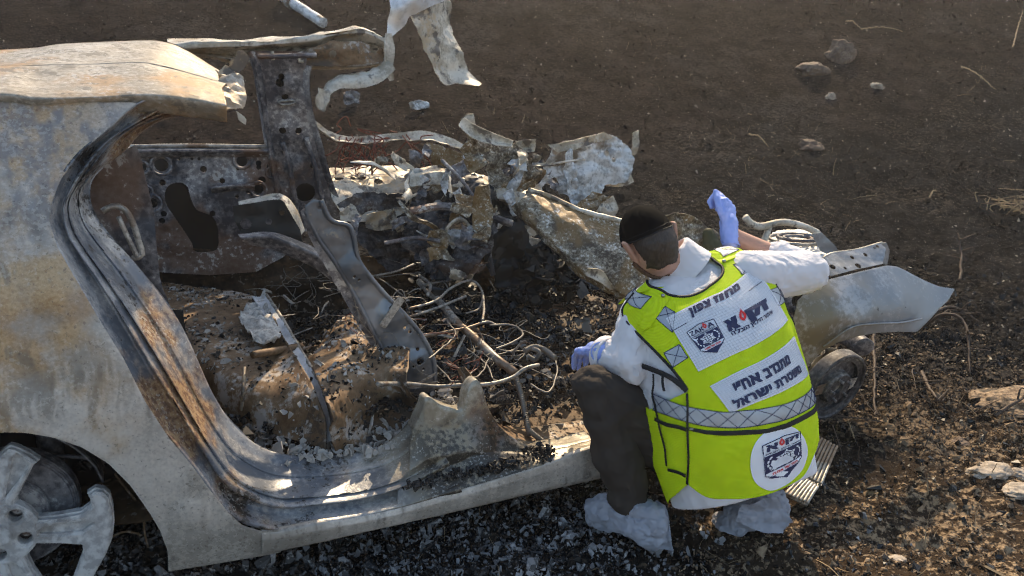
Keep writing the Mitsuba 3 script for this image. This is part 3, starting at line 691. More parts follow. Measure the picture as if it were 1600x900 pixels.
add('belt_channel', loft([np.array([[0.172,1.200,0.879],[0.237,1.200,0.890],[0.322,1.200,0.900],[0.376,1.200,0.850],[0.407,1.200,0.752]]), np.array([[0.174,1.200,0.853],[0.239,1.200,0.858],[0.310,1.200,0.864],[0.345,1.200,0.822],[0.366,1.200,0.725]]) - [0, .06, 0], np.array([[0.180,1.250,0.823],[0.241,1.250,0.824],[0.298,1.250,0.828],[0.329,1.250,0.785],[0.352,1.250,0.706]])], 50, 5, .003, .004, 9, .0, 5), 'pale_metal', True, car, label='curved pale bracket inside the far pillar')
add('seat_back_frame', panel([[0.148,1.120,0.875],[0.321,1.120,0.894],[0.382,1.120,0.768],[0.386,1.120,0.688],[0.287,1.120,0.746],[0.170,1.120,0.769],[0.148,1.120,0.821]], step=.02, crumple=.012, wave=.02, seed=45, holes=[([[0.187,1.120,0.806]][0], .02), ([[0.269,1.120,0.810]][0], .012), ([[0.317,1.120,0.841]][0], .01)]), 'black_metal', 30, car)
add('seat_rail', loft([np.array([[0.150,1.000,0.792],[0.255,1.000,0.793],[0.342,1.000,0.758],[0.453,1.000,0.691],[0.566,1.000,0.576]]), np.array([[0.154,0.930,0.791],[0.247,0.930,0.790],[0.331,0.930,0.749],[0.440,0.930,0.683],[0.541,0.930,0.571]]), np.array([[0.167,0.970,0.759],[0.247,0.970,0.739],[0.324,0.970,0.699],[0.421,0.970,0.637],[0.521,0.970,0.528]])], 60, 5, .003, .003, 9, 0, 7), 'soot_metal', True, car, label='bowed cross tube of the rear bench')

# door hinge strap and loop at the near C pillar, inside
add('latch_loop', tube([[-0.197,0.300,1.000],[-0.170,0.300,1.012],[-0.146,0.300,1.000],[-0.133,0.300,0.964],[-0.126,0.300,0.922],[-0.122,0.300,0.884],[-0.145,0.300,0.876]], .008), 'bare_steel', True, car, label='bent bright loop inside the door frame')
add('latch_loop', tube([[-0.162,0.280,0.988],[-0.147,0.280,0.933],[-0.133,0.280,0.886]], .006), 'bare_steel', True, car)
add('inner_quarter', panel([[-0.192,0.420,1.115],[-0.106,0.420,1.153],[-0.088,0.420,0.976],[-0.093,0.420,0.782],[-0.001,0.420,0.386],[-0.044,0.420,0.473],[-0.115,0.420,0.729],[-0.204,0.420,0.898],[-0.246,0.420,1.036]], step=.03, crumple=.012, wave=.02, seed=47), 'soot_metal', 30, car)

# leaning side plate of the front seat
sp = [[0.311,0.450,0.961],[0.336,0.450,0.980],[0.359,0.450,0.975],[0.377,0.450,0.926],[0.394,0.450,0.908],[0.435,0.450,0.893],[0.449,0.450,0.855],[0.459,0.450,0.789],[0.491,0.450,0.731],[0.537,0.450,0.669],[0.612,0.450,0.575],[0.661,0.450,0.500],[0.689,0.450,0.420],[0.689,0.450,0.348],[0.672,0.450,0.305],[0.624,0.450,0.313],[0.591,0.450,0.348],[0.556,0.450,0.427],[0.510,0.450,0.524],[0.463,0.450,0.636],[0.426,0.450,0.721],[0.382,0.450,0.805],[0.345,0.450,0.867],[0.315,0.450,0.917]]
sh = [(np.array(a), r) for a, r in zip([[0.354,0.450,0.954],[0.368,0.450,0.942],[0.442,0.450,0.738],[0.456,0.450,0.726],[0.594,0.450,0.552],[0.611,0.450,0.537],[0.639,0.450,0.436],[0.634,0.450,0.475],[0.617,0.450,0.422],[0.649,0.450,0.406],[0.551,0.450,0.625]], (.006, .005, .005, .005, .006, .006, .013, .006, .006, .006, .006))]
ss = add('seat_side_plate', panel(sp, holes=sh, th=.004, step=.010, crumple=.004, wave=.008, seed=51, press=[(np.array([[0.561,0.450,0.603]][0]), .06, .018), (np.array([[0.457,0.450,0.759]][0]), .06, .012), (np.array([[0.628,0.450,0.431]][0]), .05, .012)]), 'seat_steel', True, car, label='grey steel side plate of the reclined front seat')
add('rolled_edge', tube([[0.358,0.442,0.976],[0.375,0.442,0.927],[0.393,0.442,0.909],[0.434,0.442,0.895],[0.447,0.442,0.857],[0.457,0.442,0.790],[0.490,0.442,0.733],[0.535,0.442,0.671],[0.610,0.442,0.578],[0.658,0.442,0.502],[0.687,0.442,0.423],[0.687,0.442,0.351],[0.670,0.442,0.309]], .0075), 'seat_steel', True, ss)
add('rolled_edge', tube([[0.314,0.455,0.945],[0.345,0.455,0.862],[0.383,0.455,0.796],[0.426,0.455,0.712],[0.463,0.455,0.626],[0.511,0.455,0.514],[0.557,0.455,0.416],[0.605,0.455,0.328]], .0075), 'seat_steel', True, ss)
sp2 = [[0.308,0.520,0.935],[0.339,0.520,0.949],[0.396,0.520,0.810],[0.468,0.520,0.669],[0.543,0.520,0.498],[0.591,0.520,0.367],[0.563,0.520,0.365],[0.509,0.520,0.458],[0.443,0.520,0.598],[0.381,0.520,0.730],[0.330,0.520,0.846]]
add('inner_plate', panel(sp2, step=.012, crumple=.01, seed=53, jag=.004), 'soot_metal', 45, ss)
add('slot', plate(Polygon([(-.008, -.05), (.008, -.05), (.008, .05), (-.008, .05)]).buffer(.004), .006, .002).apply_transform(trimesh.transformations.translation_matrix([[0.550,0.430,0.614]][0]) @ trimesh.transformations.euler_matrix(math.pi / 2, math.radians(38), 0)), 'bare_steel', 40, ss)

# rear floor: scorched bench pan, its pale stiffening strip, floor pan and tunnel
add('floor_pan', panel([[-.35, .16, .22], [.4, .14, .22], [1.0, .14, .2], [1.9, .14, .2], [1.9, 1.55, .26], [1.0, 1.58, .24], [.3, 1.58, .25], [-.35, 1.56, .3]], step=.03, crumple=.02, wave=.04, seed=55, facing=(0, 0, 1)), 'floor_metal', True, car, label='burnt floor pan strewn with ash')
b0 = np.array([[-0.012,0.581,0.300],[0.117,0.417,0.300],[0.198,0.321,0.300],[0.292,0.206,0.300]])
b1 = np.array([[-0.077,0.820,0.420],[0.046,0.580,0.420],[0.187,0.462,0.420],[0.292,0.310,0.420]])
b2 = np.array([[-0.169,1.176,0.500],[0.032,0.961,0.500],[0.185,0.980,0.500],[0.242,0.715,0.500]])
b3 = np.array([[-0.262,1.799,0.500],[0.026,1.439,0.500],[0.196,1.239,0.500],[0.247,1.042,0.500]])
add('bench_pan', loft([b0, b1, b2, b3], 60, 0, .004, .012, 7, .015, 61, sub=50), 'rust_metal', True, car, label='rust-orange pan of the rear bench')
st0 = np.array([[0.166,1.153,0.515],[0.204,1.177,0.515],[0.227,1.177,0.515]])
strip = np.array([[0.210,1.135,0.520],[0.234,0.858,0.500],[0.257,0.657,0.460],[0.281,0.479,0.420],[0.296,0.331,0.370],[0.301,0.232,0.310]])
bs = add('bench_strip', ribbon(strip, [.045, .05, .05, .055, .05, .03], seed=63, side=(1, -.5, .0), curl=.15, crumple=.006), 'white_ash_skin', 24, car, label='pale sunlit strip across the rear bench pan')
add('edge', tube(strip + [.028, 0, .006], .007), 'bare_steel', True, bs)
add('bench_fluff', panel([[0.120,0.919,0.520],[0.178,1.091,0.520],[0.229,1.146,0.520],[0.232,0.888,0.520],[0.232,0.618,0.520],[0.191,0.601,0.520],[0.155,0.631,0.520],[0.132,0.734,0.520]], step=.01, jag=.015, crumple=.035, freq=16, seed=65, facing=(0, 0, 1)), 'ash_skin', 60, car)
mr = np.array([[[0.636,0.220,0.250],[0.534,0.217,0.250],[0.432,0.196,0.250],[0.325,0.220,0.250]], [[0.595,0.275,0.340],[0.522,0.307,0.340],[0.412,0.255,0.340],[0.302,0.167,0.340]], [[0.545,0.228,0.470],[0.495,0.335,0.470],[0.407,0.288,0.470],[0.288,0.092,0.470]], [[0.616,0.475,0.480],[0.535,0.580,0.480],[0.427,0.523,0.480],[0.291,0.257,0.480]], [[0.737,0.914,0.400],[0.640,1.141,0.400],[0.503,1.105,0.400],[0.318,0.708,0.400]]])
add('floor_tunnel', loft(list(mr), 50, 0, .004, .03, 8, .03, 67, sub=40), 'rust_metal', True, car, label='rusty tunnel of the floor beside the front seat')
add('bench_cable', tube([[0.134,0.524,0.500],[0.185,0.564,0.490],[0.250,0.630,0.470],[0.297,0.675,0.460]], .012, wobble=.006, seed=3), 'rust_metal', True, car)
add('bench_seam', tube([[0.107,0.531,0.460],[0.093,0.448,0.420],[0.085,0.471,0.350]], .006), 'pale_metal', True, car)

# front seat frame: bars and springs
sf = add('front_seat_frame', tube([[0.905,1.343,0.460],[0.906,1.030,0.440],[0.881,0.760,0.440],[0.900,0.630,0.420],[0.911,0.453,0.400],[0.959,0.394,0.360]], .016), 'bare_steel', True, car, label='bare cross tube and springs of the front seat')
for q, r in (([[0.431,0.144,0.500],[0.564,0.300,0.420],[0.658,0.343,0.380],[0.736,0.321,0.380],[0.824,0.294,0.380],[0.911,0.316,0.380],[0.962,0.326,0.400],[1.019,0.340,0.400]], .011),
             ([[0.675,0.648,0.440],[0.790,0.675,0.440],[0.895,0.695,0.440],[0.986,0.732,0.440],[1.004,0.682,0.440]], .009), ([[0.721,0.847,0.460],[0.843,0.914,0.460],[0.947,0.988,0.460],[1.013,1.033,0.460]], .009),
             ([[0.715,0.823,0.500],[0.834,0.884,0.500],[0.952,1.041,0.500],[1.068,1.128,0.500],[1.058,0.973,0.500],[0.975,0.729,0.500],[0.913,0.582,0.500]], .008), ([[0.696,1.361,0.500],[0.823,1.409,0.500],[0.944,1.520,0.500],[1.015,1.490,0.500]], .008),
             ([[1.003,1.452,0.500],[1.048,1.365,0.500],[1.036,1.190,0.500],[0.949,1.156,0.500],[0.859,1.137,0.500]], .006), ([[1.082,1.014,0.460],[0.999,0.847,0.460],[0.929,0.802,0.460]], .006), ([[0.971,0.662,0.450],[1.046,0.629,0.450],[1.041,0.519,0.450],[0.970,0.452,0.450],[0.895,0.413,0.450]], .006),
             ([[0.945,0.544,0.400],[0.986,0.490,0.400],[1.110,0.488,0.400],[1.069,0.305,0.400],[0.950,0.120,0.400],[0.925,0.197,0.400]], .005), ([[0.729,0.491,0.400],[0.768,0.409,0.400],[0.779,0.319,0.400],[0.827,0.359,0.400],[0.891,0.462,0.400],[1.016,0.514,0.400]], .004),
             ([[0.705,0.488,0.400],[0.704,0.351,0.400],[0.708,0.314,0.400],[0.757,0.328,0.400],[0.818,0.394,0.400]], .004), ([[0.729,1.408,0.480],[0.883,1.419,0.480],[0.965,1.332,0.480]], .004), ([[0.828,0.715,0.460],[0.812,0.585,0.460],[0.719,0.458,0.460],[0.653,0.388,0.460]], .005),
             ([[0.898,1.363,0.500],[0.951,1.251,0.500],[0.940,1.046,0.500],[0.871,0.918,0.500]], .005), ([[0.894,1.301,0.500],[0.888,1.124,0.500],[0.829,0.966,0.500]], .011), ([[0.854,0.584,0.400],[0.858,0.409,0.400],[0.835,0.294,0.400]], .004), ([[0.726,1.774,0.440],[0.780,1.481,0.440],[0.799,1.127,0.440]], .006)):
    add('bar' if r > .0075 else 'spring_wire', tube(q, r * .62, wobble=.008 if r < .006 else 0, seed=int(r * 1e4)), 'bare_steel' if r > .006 else 'steel_wire', True, sf)
hose = np.array([[0.969,0.385,0.460],[1.019,0.360,0.450],[1.024,0.287,0.440]])
for nm, q, r in (('wound_cable', [[0.987,0.383,0.440],[1.033,0.406,0.440],[1.064,0.394,0.430],[1.073,0.324,0.420]], .009), ('wound_cable', [[0.943,0.357,0.360],[0.933,0.288,0.320],[0.921,0.224,0.270],[0.910,0.171,0.240]], .009), ('wound_cable', [[0.901,0.160,0.264],[0.954,0.160,0.214],[1.023,0.160,0.174],[1.082,0.160,0.139]], .008), ('wound_cable', [[0.959,0.300,0.454],[0.986,0.300,0.437],[1.000,0.300,0.461],[0.977,0.300,0.476]], .007)):
    c = spline(q, 90)
    rr = r * (1 + .28 * np.sin(np.arange(90) * 2.1))
    add(nm, tube(c, rr, 90, 8), 'steel_wire', True, sf)

# far front door, collapsed waist strip and the torn bulkhead
add('far_front_door', panel([[0.596,1.800,0.931],[0.758,1.800,0.924],[1.007,1.800,0.914],[0.959,1.550,0.859],[0.916,1.500,0.751],[0.792,1.480,0.719],[0.622,1.480,0.730],[0.574,1.520,0.826]], holes=[(np.array(a), r) for a, r in zip([[0.638,1.660,0.885],[0.703,1.660,0.908],[0.744,1.660,0.903],[0.623,1.660,0.920],[0.811,1.660,0.823]], (.02, .014, .02, .008, .02))], step=.014, jag=.003, crumple=.012, wave=.02, seed=71), 'pale_metal', 24, car, label='sunlit holed inner panel of the far front door')
add('far_front_door_lower', panel([[0.603,1.500,0.805],[0.745,1.500,0.847],[0.919,1.500,0.838],[0.907,1.500,0.484],[0.787,1.500,0.495],[0.677,1.500,0.623],[0.625,1.500,0.713]], step=.02, jag=.02, crumple=.05, freq=7, seed=73), 'charred_metal', 24, car)
add('bracket_panel', panel([[0.707,1.450,0.758],[0.787,1.450,0.767],[0.831,1.450,0.718],[0.835,1.450,0.683],[0.754,1.450,0.678],[0.704,1.450,0.698]], step=.012, jag=.005, crumple=.02, seed=75), 'pale_metal', 24, car)
add('waist_strip', ribbon([[0.504,1.750,1.206],[0.544,1.750,1.138],[0.609,1.750,1.080],[0.694,1.750,1.049],[0.813,1.750,1.048],[0.936,1.750,1.054],[1.077,1.750,1.053],[1.190,1.750,1.023],[1.288,1.750,0.982],[1.349,1.750,0.949]], [.05, .06, .06, .055, .06, .065, .075, .08, .07, .03], seed=77, side=(0, .85, .5), curl=.25, crumple=.01), 'pale_metal', 24, car, label='pale bent waist strip of the far front door')
add('waist_web', panel([[1.068,1.720,1.040],[1.179,1.720,1.007],[1.327,1.720,0.946],[1.309,1.720,0.868],[1.225,1.720,0.825],[1.142,1.720,0.829],[1.100,1.720,0.939]], step=.014, jag=.006, crumple=.02, seed=79, holes=[([[1.210,1.720,0.913]][0], .02)]), 'speckled_metal', 24, car)
bulk = add('bulkhead', panel([[0.922,1.500,0.909],[1.041,1.400,0.970],[1.153,1.300,0.934],[1.188,1.200,0.861],[1.176,1.100,0.753],[1.131,1.100,0.606],[1.016,1.100,0.534],[0.907,1.200,0.522],[0.854,1.400,0.627],[0.903,1.500,0.781]], step=.014, jag=.03, crumple=.06, freq=7, seed=81, holes=[(np.array([[1.060,1.250,0.695]][0]), .05)]), 'charred_metal', 24, car, label='collapsed sooty bulkhead')
add('bulkhead_sheet', panel([[1.087,1.300,1.153],[1.122,1.300,1.189],[1.157,1.300,1.178],[1.168,1.300,1.124],[1.141,1.300,1.112],[1.244,1.300,1.074],[1.335,1.300,1.055],[1.397,1.300,1.058],[1.429,1.300,0.979],[1.480,1.300,0.942],[1.445,1.300,0.863],[1.382,1.300,0.838],[1.354,1.300,0.782],[1.273,1.300,0.809],[1.218,1.300,0.875],[1.225,1.300,0.981],[1.169,1.300,1.038],[1.103,1.300,1.110]], step=.012, jag=.012, crumple=.045, freq=8, seed=83, holes=[(np.array([[1.320,1.300,0.932]][0]), .022), (np.array([[1.373,1.300,0.881]][0]), .014)]), 'speckled_metal', 26, car, label='torn rusty upper corner of the bulkhead')
add('bulkhead_lip', ribbon([[1.075,1.250,1.150],[1.123,1.250,1.112],[1.209,1.250,1.078],[1.314,1.250,1.053]], [.05, .06, .05, .03], seed=85, curl=.35), 'pale_metal', 24, car)
add('bulkhead_tip', panel([[1.087,1.270,1.128],[1.117,1.270,1.185],[1.146,1.270,1.187],[1.156,1.270,1.121],[1.139,1.270,1.116]], step=.01, crumple=.02, seed=86), 'pale_metal', 24, car)
add('bulkhead_post', panel([[1.084,1.100,0.905],[1.146,1.100,0.915],[1.167,1.100,0.767],[1.132,1.100,0.661],[1.089,1.100,0.692],[1.071,1.100,0.800]], step=.012, jag=.01, crumple=.03, seed=87), 'speckled_metal', 24, car)
add('strut_housing', panel([[1.516,1.350,0.971],[1.554,1.350,1.033],[1.680,1.350,1.053],[1.780,1.350,1.074],[1.877,1.350,1.083],[1.975,1.350,1.021],[1.991,1.350,0.917],[1.947,1.350,0.848],[1.858,1.350,0.837],[1.810,1.350,0.716],[1.706,1.350,0.698],[1.686,1.350,0.785],[1.584,1.350,0.821],[1.524,1.350,0.868]], step=.012, jag=.014, crumple=.05, freq=7, seed=89, holes=[(np.array([[1.570,1.350,0.869]][0]), .02), (np.array([[1.853,1.350,0.989]][0]), .014), (np.array([[1.896,1.350,0.957]][0]), .012)]), 'strut_white', 26, car, label='torn blue-white strut housing')
add('strut_lip', panel([[1.510,1.300,1.044],[1.653,1.300,1.063],[1.802,1.300,1.094],[1.855,1.300,1.063],[1.770,1.300,1.048],[1.670,1.300,1.022],[1.562,1.300,1.008]], step=.012, jag=.006, crumple=.02, seed=90), 'pale_metal', 24, car)
add('strut_fold', panel([[1.578,1.280,1.003],[1.630,1.280,1.025],[1.665,1.280,0.825],[1.691,1.280,0.734],[1.644,1.280,0.713],[1.602,1.280,0.828]], step=.012, jag=.006, crumple=.03, seed=91), 'strut_white', 24, car)
add('strut_ear', panel([[1.810,1.400,1.031],[1.897,1.400,1.062],[1.970,1.400,1.005],[1.998,1.400,0.949],[1.920,1.400,0.927],[1.831,1.400,0.918]], step=.010, jag=.004, crumple=.02, seed=93, holes=[[[1.868,1.400,0.966],[1.911,1.400,0.973],[1.915,1.400,0.961],[1.872,1.400,0.953]], (np.array([[1.847,1.400,0.960]][0]), .008)]), 'strut_white', 24, car)
add('strut_flap', panel([[1.878,1.450,0.912],[2.023,1.450,0.918],[2.065,1.450,0.831],[1.991,1.450,0.812],[1.888,1.450,0.823]], step=.012, jag=.006, crumple=.03, seed=95), 'pale_metal', 24, car)
add('strut_tab', panel([[2.027,1.420,1.076],[2.063,1.420,1.091],[2.073,1.420,1.022],[2.054,1.420,0.970],[1.985,1.420,0.960],[2.030,1.420,1.008]], step=.008, jag=.002, crumple=.01, seed=97), 'pale_metal', 24, car)
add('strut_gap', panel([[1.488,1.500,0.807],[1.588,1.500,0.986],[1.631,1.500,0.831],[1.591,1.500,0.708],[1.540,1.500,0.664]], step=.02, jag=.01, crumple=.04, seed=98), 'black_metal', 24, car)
add('strut_scrap', panel([[1.678,1.150,0.754],[1.775,1.150,0.821],[1.805,1.150,0.761],[1.787,1.150,0.703],[1.696,1.150,0.709]], step=.01, jag=.008, crumple=.03, seed=99), 'pale_metal', 24, car)
add('strut_scrap', panel([[1.590,1.200,0.781],[1.704,1.200,0.833],[1.806,1.200,0.792],[1.774,1.200,0.740],[1.658,1.200,0.719]], step=.01, jag=.015, crumple=.05, seed=101), 'speckled_metal', 24, car)

# the long crumpled wing apron running forward behind the volunteer
ap_t = np.array([[1.320,1.100,0.872],[1.404,1.050,0.841],[1.489,0.980,0.797],[1.567,0.900,0.772],[1.645,0.850,0.753],[1.772,0.780,0.734],[1.905,0.700,0.722]])
ap_b = np.array([[1.245,1.050,0.829],[1.298,0.950,0.740],[1.381,0.880,0.650],[1.443,0.800,0.574],[1.502,0.720,0.521],[1.570,0.660,0.489],[1.696,0.600,0.477]])
ap_c = lerp(ap_t, ap_b, .5) + [0, -.04, .01]
add('wing_apron', loft([ap_t + [0, .03, -.03], ap_t, lerp(ap_t, ap_c, .12) + [0, .012, 0], lerp(ap_t, ap_c, .5), ap_c, lerp(ap_c, ap_b, .6) + [0, -.01, 0], ap_b, ap_b + [0, .05, -.02]], 110, 5, .004, .016, 10, .03, 103), 'speckled_metal', True, car, label='blistered rust-speckled wing apron folded towards the front')
add('apron_edge', tube(ap_t + [0, -.004, .006], .011, wobble=.01), 'pale_metal', True, car)
add('apron_fray', ribbon([[1.399,0.720,0.596],[1.457,0.720,0.573],[1.502,0.720,0.531],[1.547,0.720,0.511]], [.03, .05, .03, .01], seed=105, curl=.3), 'pale_metal', 24, car)

# shreds of sheet left standing about the bulkhead and the engine bay
r = np.random.default_rng(77)
shred_at = [((.92, 1.30, .92), (.10, .10, .07), 9), ((1.12, 1.22, .85), (.10, .10, .10), 12), ((1.38, 1.30, .95), (.12, .06, .10), 10), ((1.0, 1.15, .62), (.14, .10, .12), 12), ((.78, 1.40, .72), (.10, .06, .06), 6), ((1.45, 1.15, .72), (.14, .10, .07), 8), ((1.75, .75, .66), (.12, .10, .04), 7)]
mats_ = ['pale_metal', 'speckled_metal', 'soot_metal', 'soot_metal', 'strut_white', 'speckled_metal', 'soot_metal']
for c, s_, n_ in shred_at:
    for k in range(n_):
        o = np.asarray(c) + r.normal(size=3) * s_ * .7
        a = r.uniform(0, 2 * np.pi)
        e1 = np.array([math.cos(a), .35 * r.normal(), math.sin(a)]); e1 /= np.linalg.norm(e1)
        e2 = np.cross(e1, [.3 * r.normal(), 1, .4 * r.normal()]); e2 /= np.linalg.norm(e2)
        l1, l2 = r.uniform(.05, .14), r.uniform(.025, .07)
        ring = [o + e1 * x_ * l1 + e2 * y_ * l2 + r.normal(size=3) * .012 for x_, y_ in ((-.5, -.4), (0, -.5), (.5, -.3), (.55, .35), (.1, .5), (-.45, .45))]
        add('torn_shred', panel(ring, step=.010, jag=.008, crumple=.03, freq=13, seed=200 + len(scene)), mats_[r.integers(0, 7)], 26, car)

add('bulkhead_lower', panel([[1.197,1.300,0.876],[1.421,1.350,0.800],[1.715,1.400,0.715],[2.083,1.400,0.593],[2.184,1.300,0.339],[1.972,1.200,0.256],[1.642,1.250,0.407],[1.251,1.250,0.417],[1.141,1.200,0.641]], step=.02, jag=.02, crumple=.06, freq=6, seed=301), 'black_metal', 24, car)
add('far_side_wall', panel([[-0.235,1.600,0.651],[-0.005,1.600,0.637],[0.383,1.600,0.581],[0.694,1.600,0.542],[0.999,1.600,0.515]] + [[1.9, 1.6, .5], [1.9, 1.6, .15], [.2, 1.6, .15], [-.45, 1.6, .18]], step=.03, crumple=.03, wave=.03, seed=303), 'floor_metal', 30, car)

add('cowl_channel', loft([np.array([[0.900,1.420,0.938],[1.047,1.420,0.949],[1.198,1.420,0.914],[1.355,1.420,0.866],[1.552,1.420,0.814]]), np.array([[0.866,1.300,0.930],[1.007,1.300,0.935],[1.153,1.300,0.900],[1.304,1.300,0.853],[1.494,1.300,0.808]]), np.array([[0.859,1.280,0.895],[1.000,1.280,0.894],[1.145,1.280,0.853],[1.296,1.280,0.811],[1.485,1.280,0.771]]), np.array([[0.878,1.330,0.867],[1.015,1.330,0.862],[1.163,1.330,0.823],[1.316,1.330,0.780],[1.503,1.330,0.739]])], 60, 4, .003, .018, 11, .02, 311), 'pale_metal', 24, car, label='bent pale channel of the cowl under the bulkhead')
for q_, r_ in (([[0.833,1.200,0.801],[0.971,1.200,0.813],[1.114,1.200,0.783],[1.292,1.200,0.715]], .022), ([[1.193,1.250,0.854],[1.216,1.250,0.740],[1.202,1.250,0.598],[1.220,1.250,0.479]], .016), ([[0.708,1.150,0.686],[0.842,1.150,0.697],[0.979,1.150,0.669]], .012), ([[1.009,1.300,0.994],[1.076,1.250,0.915],[1.129,1.200,0.823]], .010)):
    add('torn_bar', tube(q_, r_ * .8, wobble=.006), 'soot_metal', 24, car)
a = np.linspace(0, 2 * np.pi, 28)
rc = np.array([[1.036,1.180,0.703]][0])
add('pedal_opening', tube(np.stack([rc[0] + .058 * np.cos(a), rc[1] + .02 * np.sin(2 * a), rc[2] + .055 * np.sin(a)], 1), .007, 50), 'pale_metal', True, car)
r = np.random.default_rng(91)
for k in range(16):       # long bent strips among the shreds
    o = np.array([r.uniform(.75, 1.6), r.uniform(1.1, 1.35), r.uniform(.55, .98)])
    path = [o]
    dr_ = r.normal(size=3) * [1, .4, .7]
    for j in range(3):
        dr_ = dr_ / np.linalg.norm(dr_) + r.normal(size=3) * [.5, .3, .5]
        path.append(path[-1] + dr_ / np.linalg.norm(dr_) * r.uniform(.05, .10))
    add('torn_strip', ribbon(path, [r.uniform(.02, .05), r.uniform(.02, .05), .008], seed=400 + k, side=r.normal(size=3), curl=.25, crumple=.008), ['pale_metal', 'strut_white', 'speckled_metal', 'pale_metal'][k % 4], 24, car)


# rear wheel: what the fire left of a five-spoke alloy, standing in its arch
wheel = key_for(f'{car}__wheel')
W0 = 0.03


def wheel_mesh(poly, depth, bevel, y0):
    m = plate(poly, depth, bevel)
    v = np.array(m.vertices)
    return trimesh.Trimesh(np.stack([v[:, 0], y0 - v[:, 2], v[:, 1]], 1), m.faces, process=False)


def xz(pts):
    return [(p[0], p[2]) for p in pts]


hubc = (hx, hz)
sp_right = Polygon(xz([[-0.434,0.030,0.374],[-0.413,0.030,0.366],[-0.387,0.030,0.350],[-0.345,0.030,0.345],[-0.301,0.030,0.345],[-0.280,0.030,0.359],[-0.281,0.030,0.376],[-0.285,0.030,0.387],[-0.266,0.030,0.397],[-0.250,0.030,0.390],[-0.239,0.030,0.374],[-0.237,0.030,0.337],[-0.239,0.030,0.298],[-0.247,0.030,0.261],[-0.266,0.030,0.220],[-0.291,0.030,0.182],[-0.310,0.030,0.147],[-0.349,0.030,0.158],[-0.330,0.030,0.200],[-0.312,0.030,0.240],[-0.311,0.030,0.262],[-0.354,0.030,0.277],[-0.400,0.030,0.289],[-0.419,0.030,0.287],[-0.448,0.030,0.276],[-0.475,0.030,0.303]])).buffer(.004).buffer(-.004)
sp_top = Polygon(xz([[-0.422,0.030,0.371],[-0.422,0.030,0.405],[-0.402,0.030,0.438],[-0.378,0.030,0.480],[-0.365,0.030,0.489],[-0.383,0.030,0.511],[-0.404,0.030,0.529],[-0.416,0.030,0.535],[-0.431,0.030,0.525],[-0.445,0.030,0.510],[-0.462,0.030,0.445],[-0.473,0.030,0.384],[-0.464,0.030,0.333]])).buffer(.004).buffer(-.004)


def turned(poly, deg):
    return shapely.affinity.rotate(poly, deg, origin=hubc)


spokes = [sp_right, sp_top] + [turned(sp_top, d) for d in (72, 144)] + [turned(sp_right, -72)]
lug = [Point(hx + .052 * math.cos(math.radians(a)), hz + .052 * math.sin(math.radians(a))).buffer(.015) for a in (36 + 10, 36 + 82, 36 + 154, 36 + 226, 36 + 298)]
g_right = Polygon(xz([[-0.400,0,0.315],[-0.379,0,0.329],[-0.342,0,0.330],[-0.300,0,0.326],[-0.278,0,0.315],[-0.304,0,0.297],[-0.352,0,0.303]])).buffer(-.001)
g_top = Polygon(xz([[-0.442,0,0.415],[-0.431,0,0.454],[-0.414,0,0.509],[-0.402,0,0.522],[-0.391,0,0.501],[-0.384,0,0.482],[-0.411,0,0.449]])).buffer(-.001)
grooves = [g_right, g_top, turned(g_top, 72), turned(g_top, 144), turned(g_right, -72)]
for s, g in zip(spokes, grooves):
    s = s.difference(shapely.union_all(lug)).difference(Point(*hubc).buffer(.062))
    base = wheel_mesh(s.buffer(0), .022, .004, W0 + .02)
    top_ = wheel_mesh(s.buffer(-.003).difference(g), .016, .005, W0)
    add('spoke', joined(base, top_), 'alloy', 30, wheel)
hub = Point(*hubc).buffer(.078).difference(shapely.union_all(lug))
add('hub', joined(wheel_mesh(hub, .03, .006, W0 + .012), wheel_mesh(Point(*hubc).buffer(.028), .012, .004, W0 - .012)), 'alloy', 30, wheel)
for q in lug[:5]:
    c = q.centroid
    add('wheel_nut', wheel_mesh(Point(c.x, c.y).buffer(.010, quad_segs=2), .02, .003, W0 + .03), 'soot_metal', 30, wheel)
add('brake_drum', joined(wheel_mesh(Point(*hubc).buffer(.148), .05, .012, .16), wheel_mesh(Point(*hubc).buffer(.09), .03, .008, .105)), 'soot_metal', 35, wheel)
add('rim_barrel', loft([[[hx + r * math.cos(a), y, hz + r * math.sin(a)] for a in np.linspace(.15, 2 * math.pi + .15 - 2.2, 30)][::-1] for r, y in ((.205, .12), (.20, .16), (.20, .24), (.215, .27))], 60, 3, .005, .004, 12, 0, 4), 'soot_metal', True, wheel)

arch3 = np.array([[x, side_y(z), z] for x, y, z in arch + a_rear])
ctr = np.array([hx, 0, hz])
lin = [arch3 + [0, .004, 0], ctr + (arch3 - ctr) * [.99, 1, .99] + [0, .03, 0], ctr + (arch3 - ctr) * [1.06, 1, 1.06] + [0, .06, 0], ctr + (arch3 - ctr) * [1.06, 1, 1.06] + [0, .38, 0]]
add('wheel_arch', loft(lin, 70, 4, .003, .006, 8, .01, 111), 'black_metal', True, car, label='black wheel arch lining')
add('arch_wall', panel([[hx - .5, .42, .05], [hx + .42, .42, .05], [hx + .42, .42, .7], [hx - .5, .42, .75]], step=.05, wave=.03), 'black_metal', 40, car)
add('damper', tube([[-0.389,0.300,0.504],[-0.390,0.300,0.415],[-0.399,0.300,0.289]], .03), 'soot_metal', True, car)
add('brake_hose', tube([[-0.458,0.220,0.421],[-0.391,0.220,0.414],[-0.310,0.220,0.392],[-0.262,0.220,0.369]], .005, wobble=.004), 'soot_metal', True, car)
for k, q in enumerate(([[-0.249,0.250,0.319],[-0.202,0.250,0.194],[-0.197,0.250,0.035]], [[-0.322,0.280,0.110],[-0.242,0.280,0.128],[-0.185,0.280,0.074]], [[-0.449,0.250,0.124],[-0.403,0.250,0.149],[-0.329,0.250,0.149]])):
    add('burnt_tyre_cord', tube(q, .003, wobble=.012, seed=k), 'rust_metal', True, car)
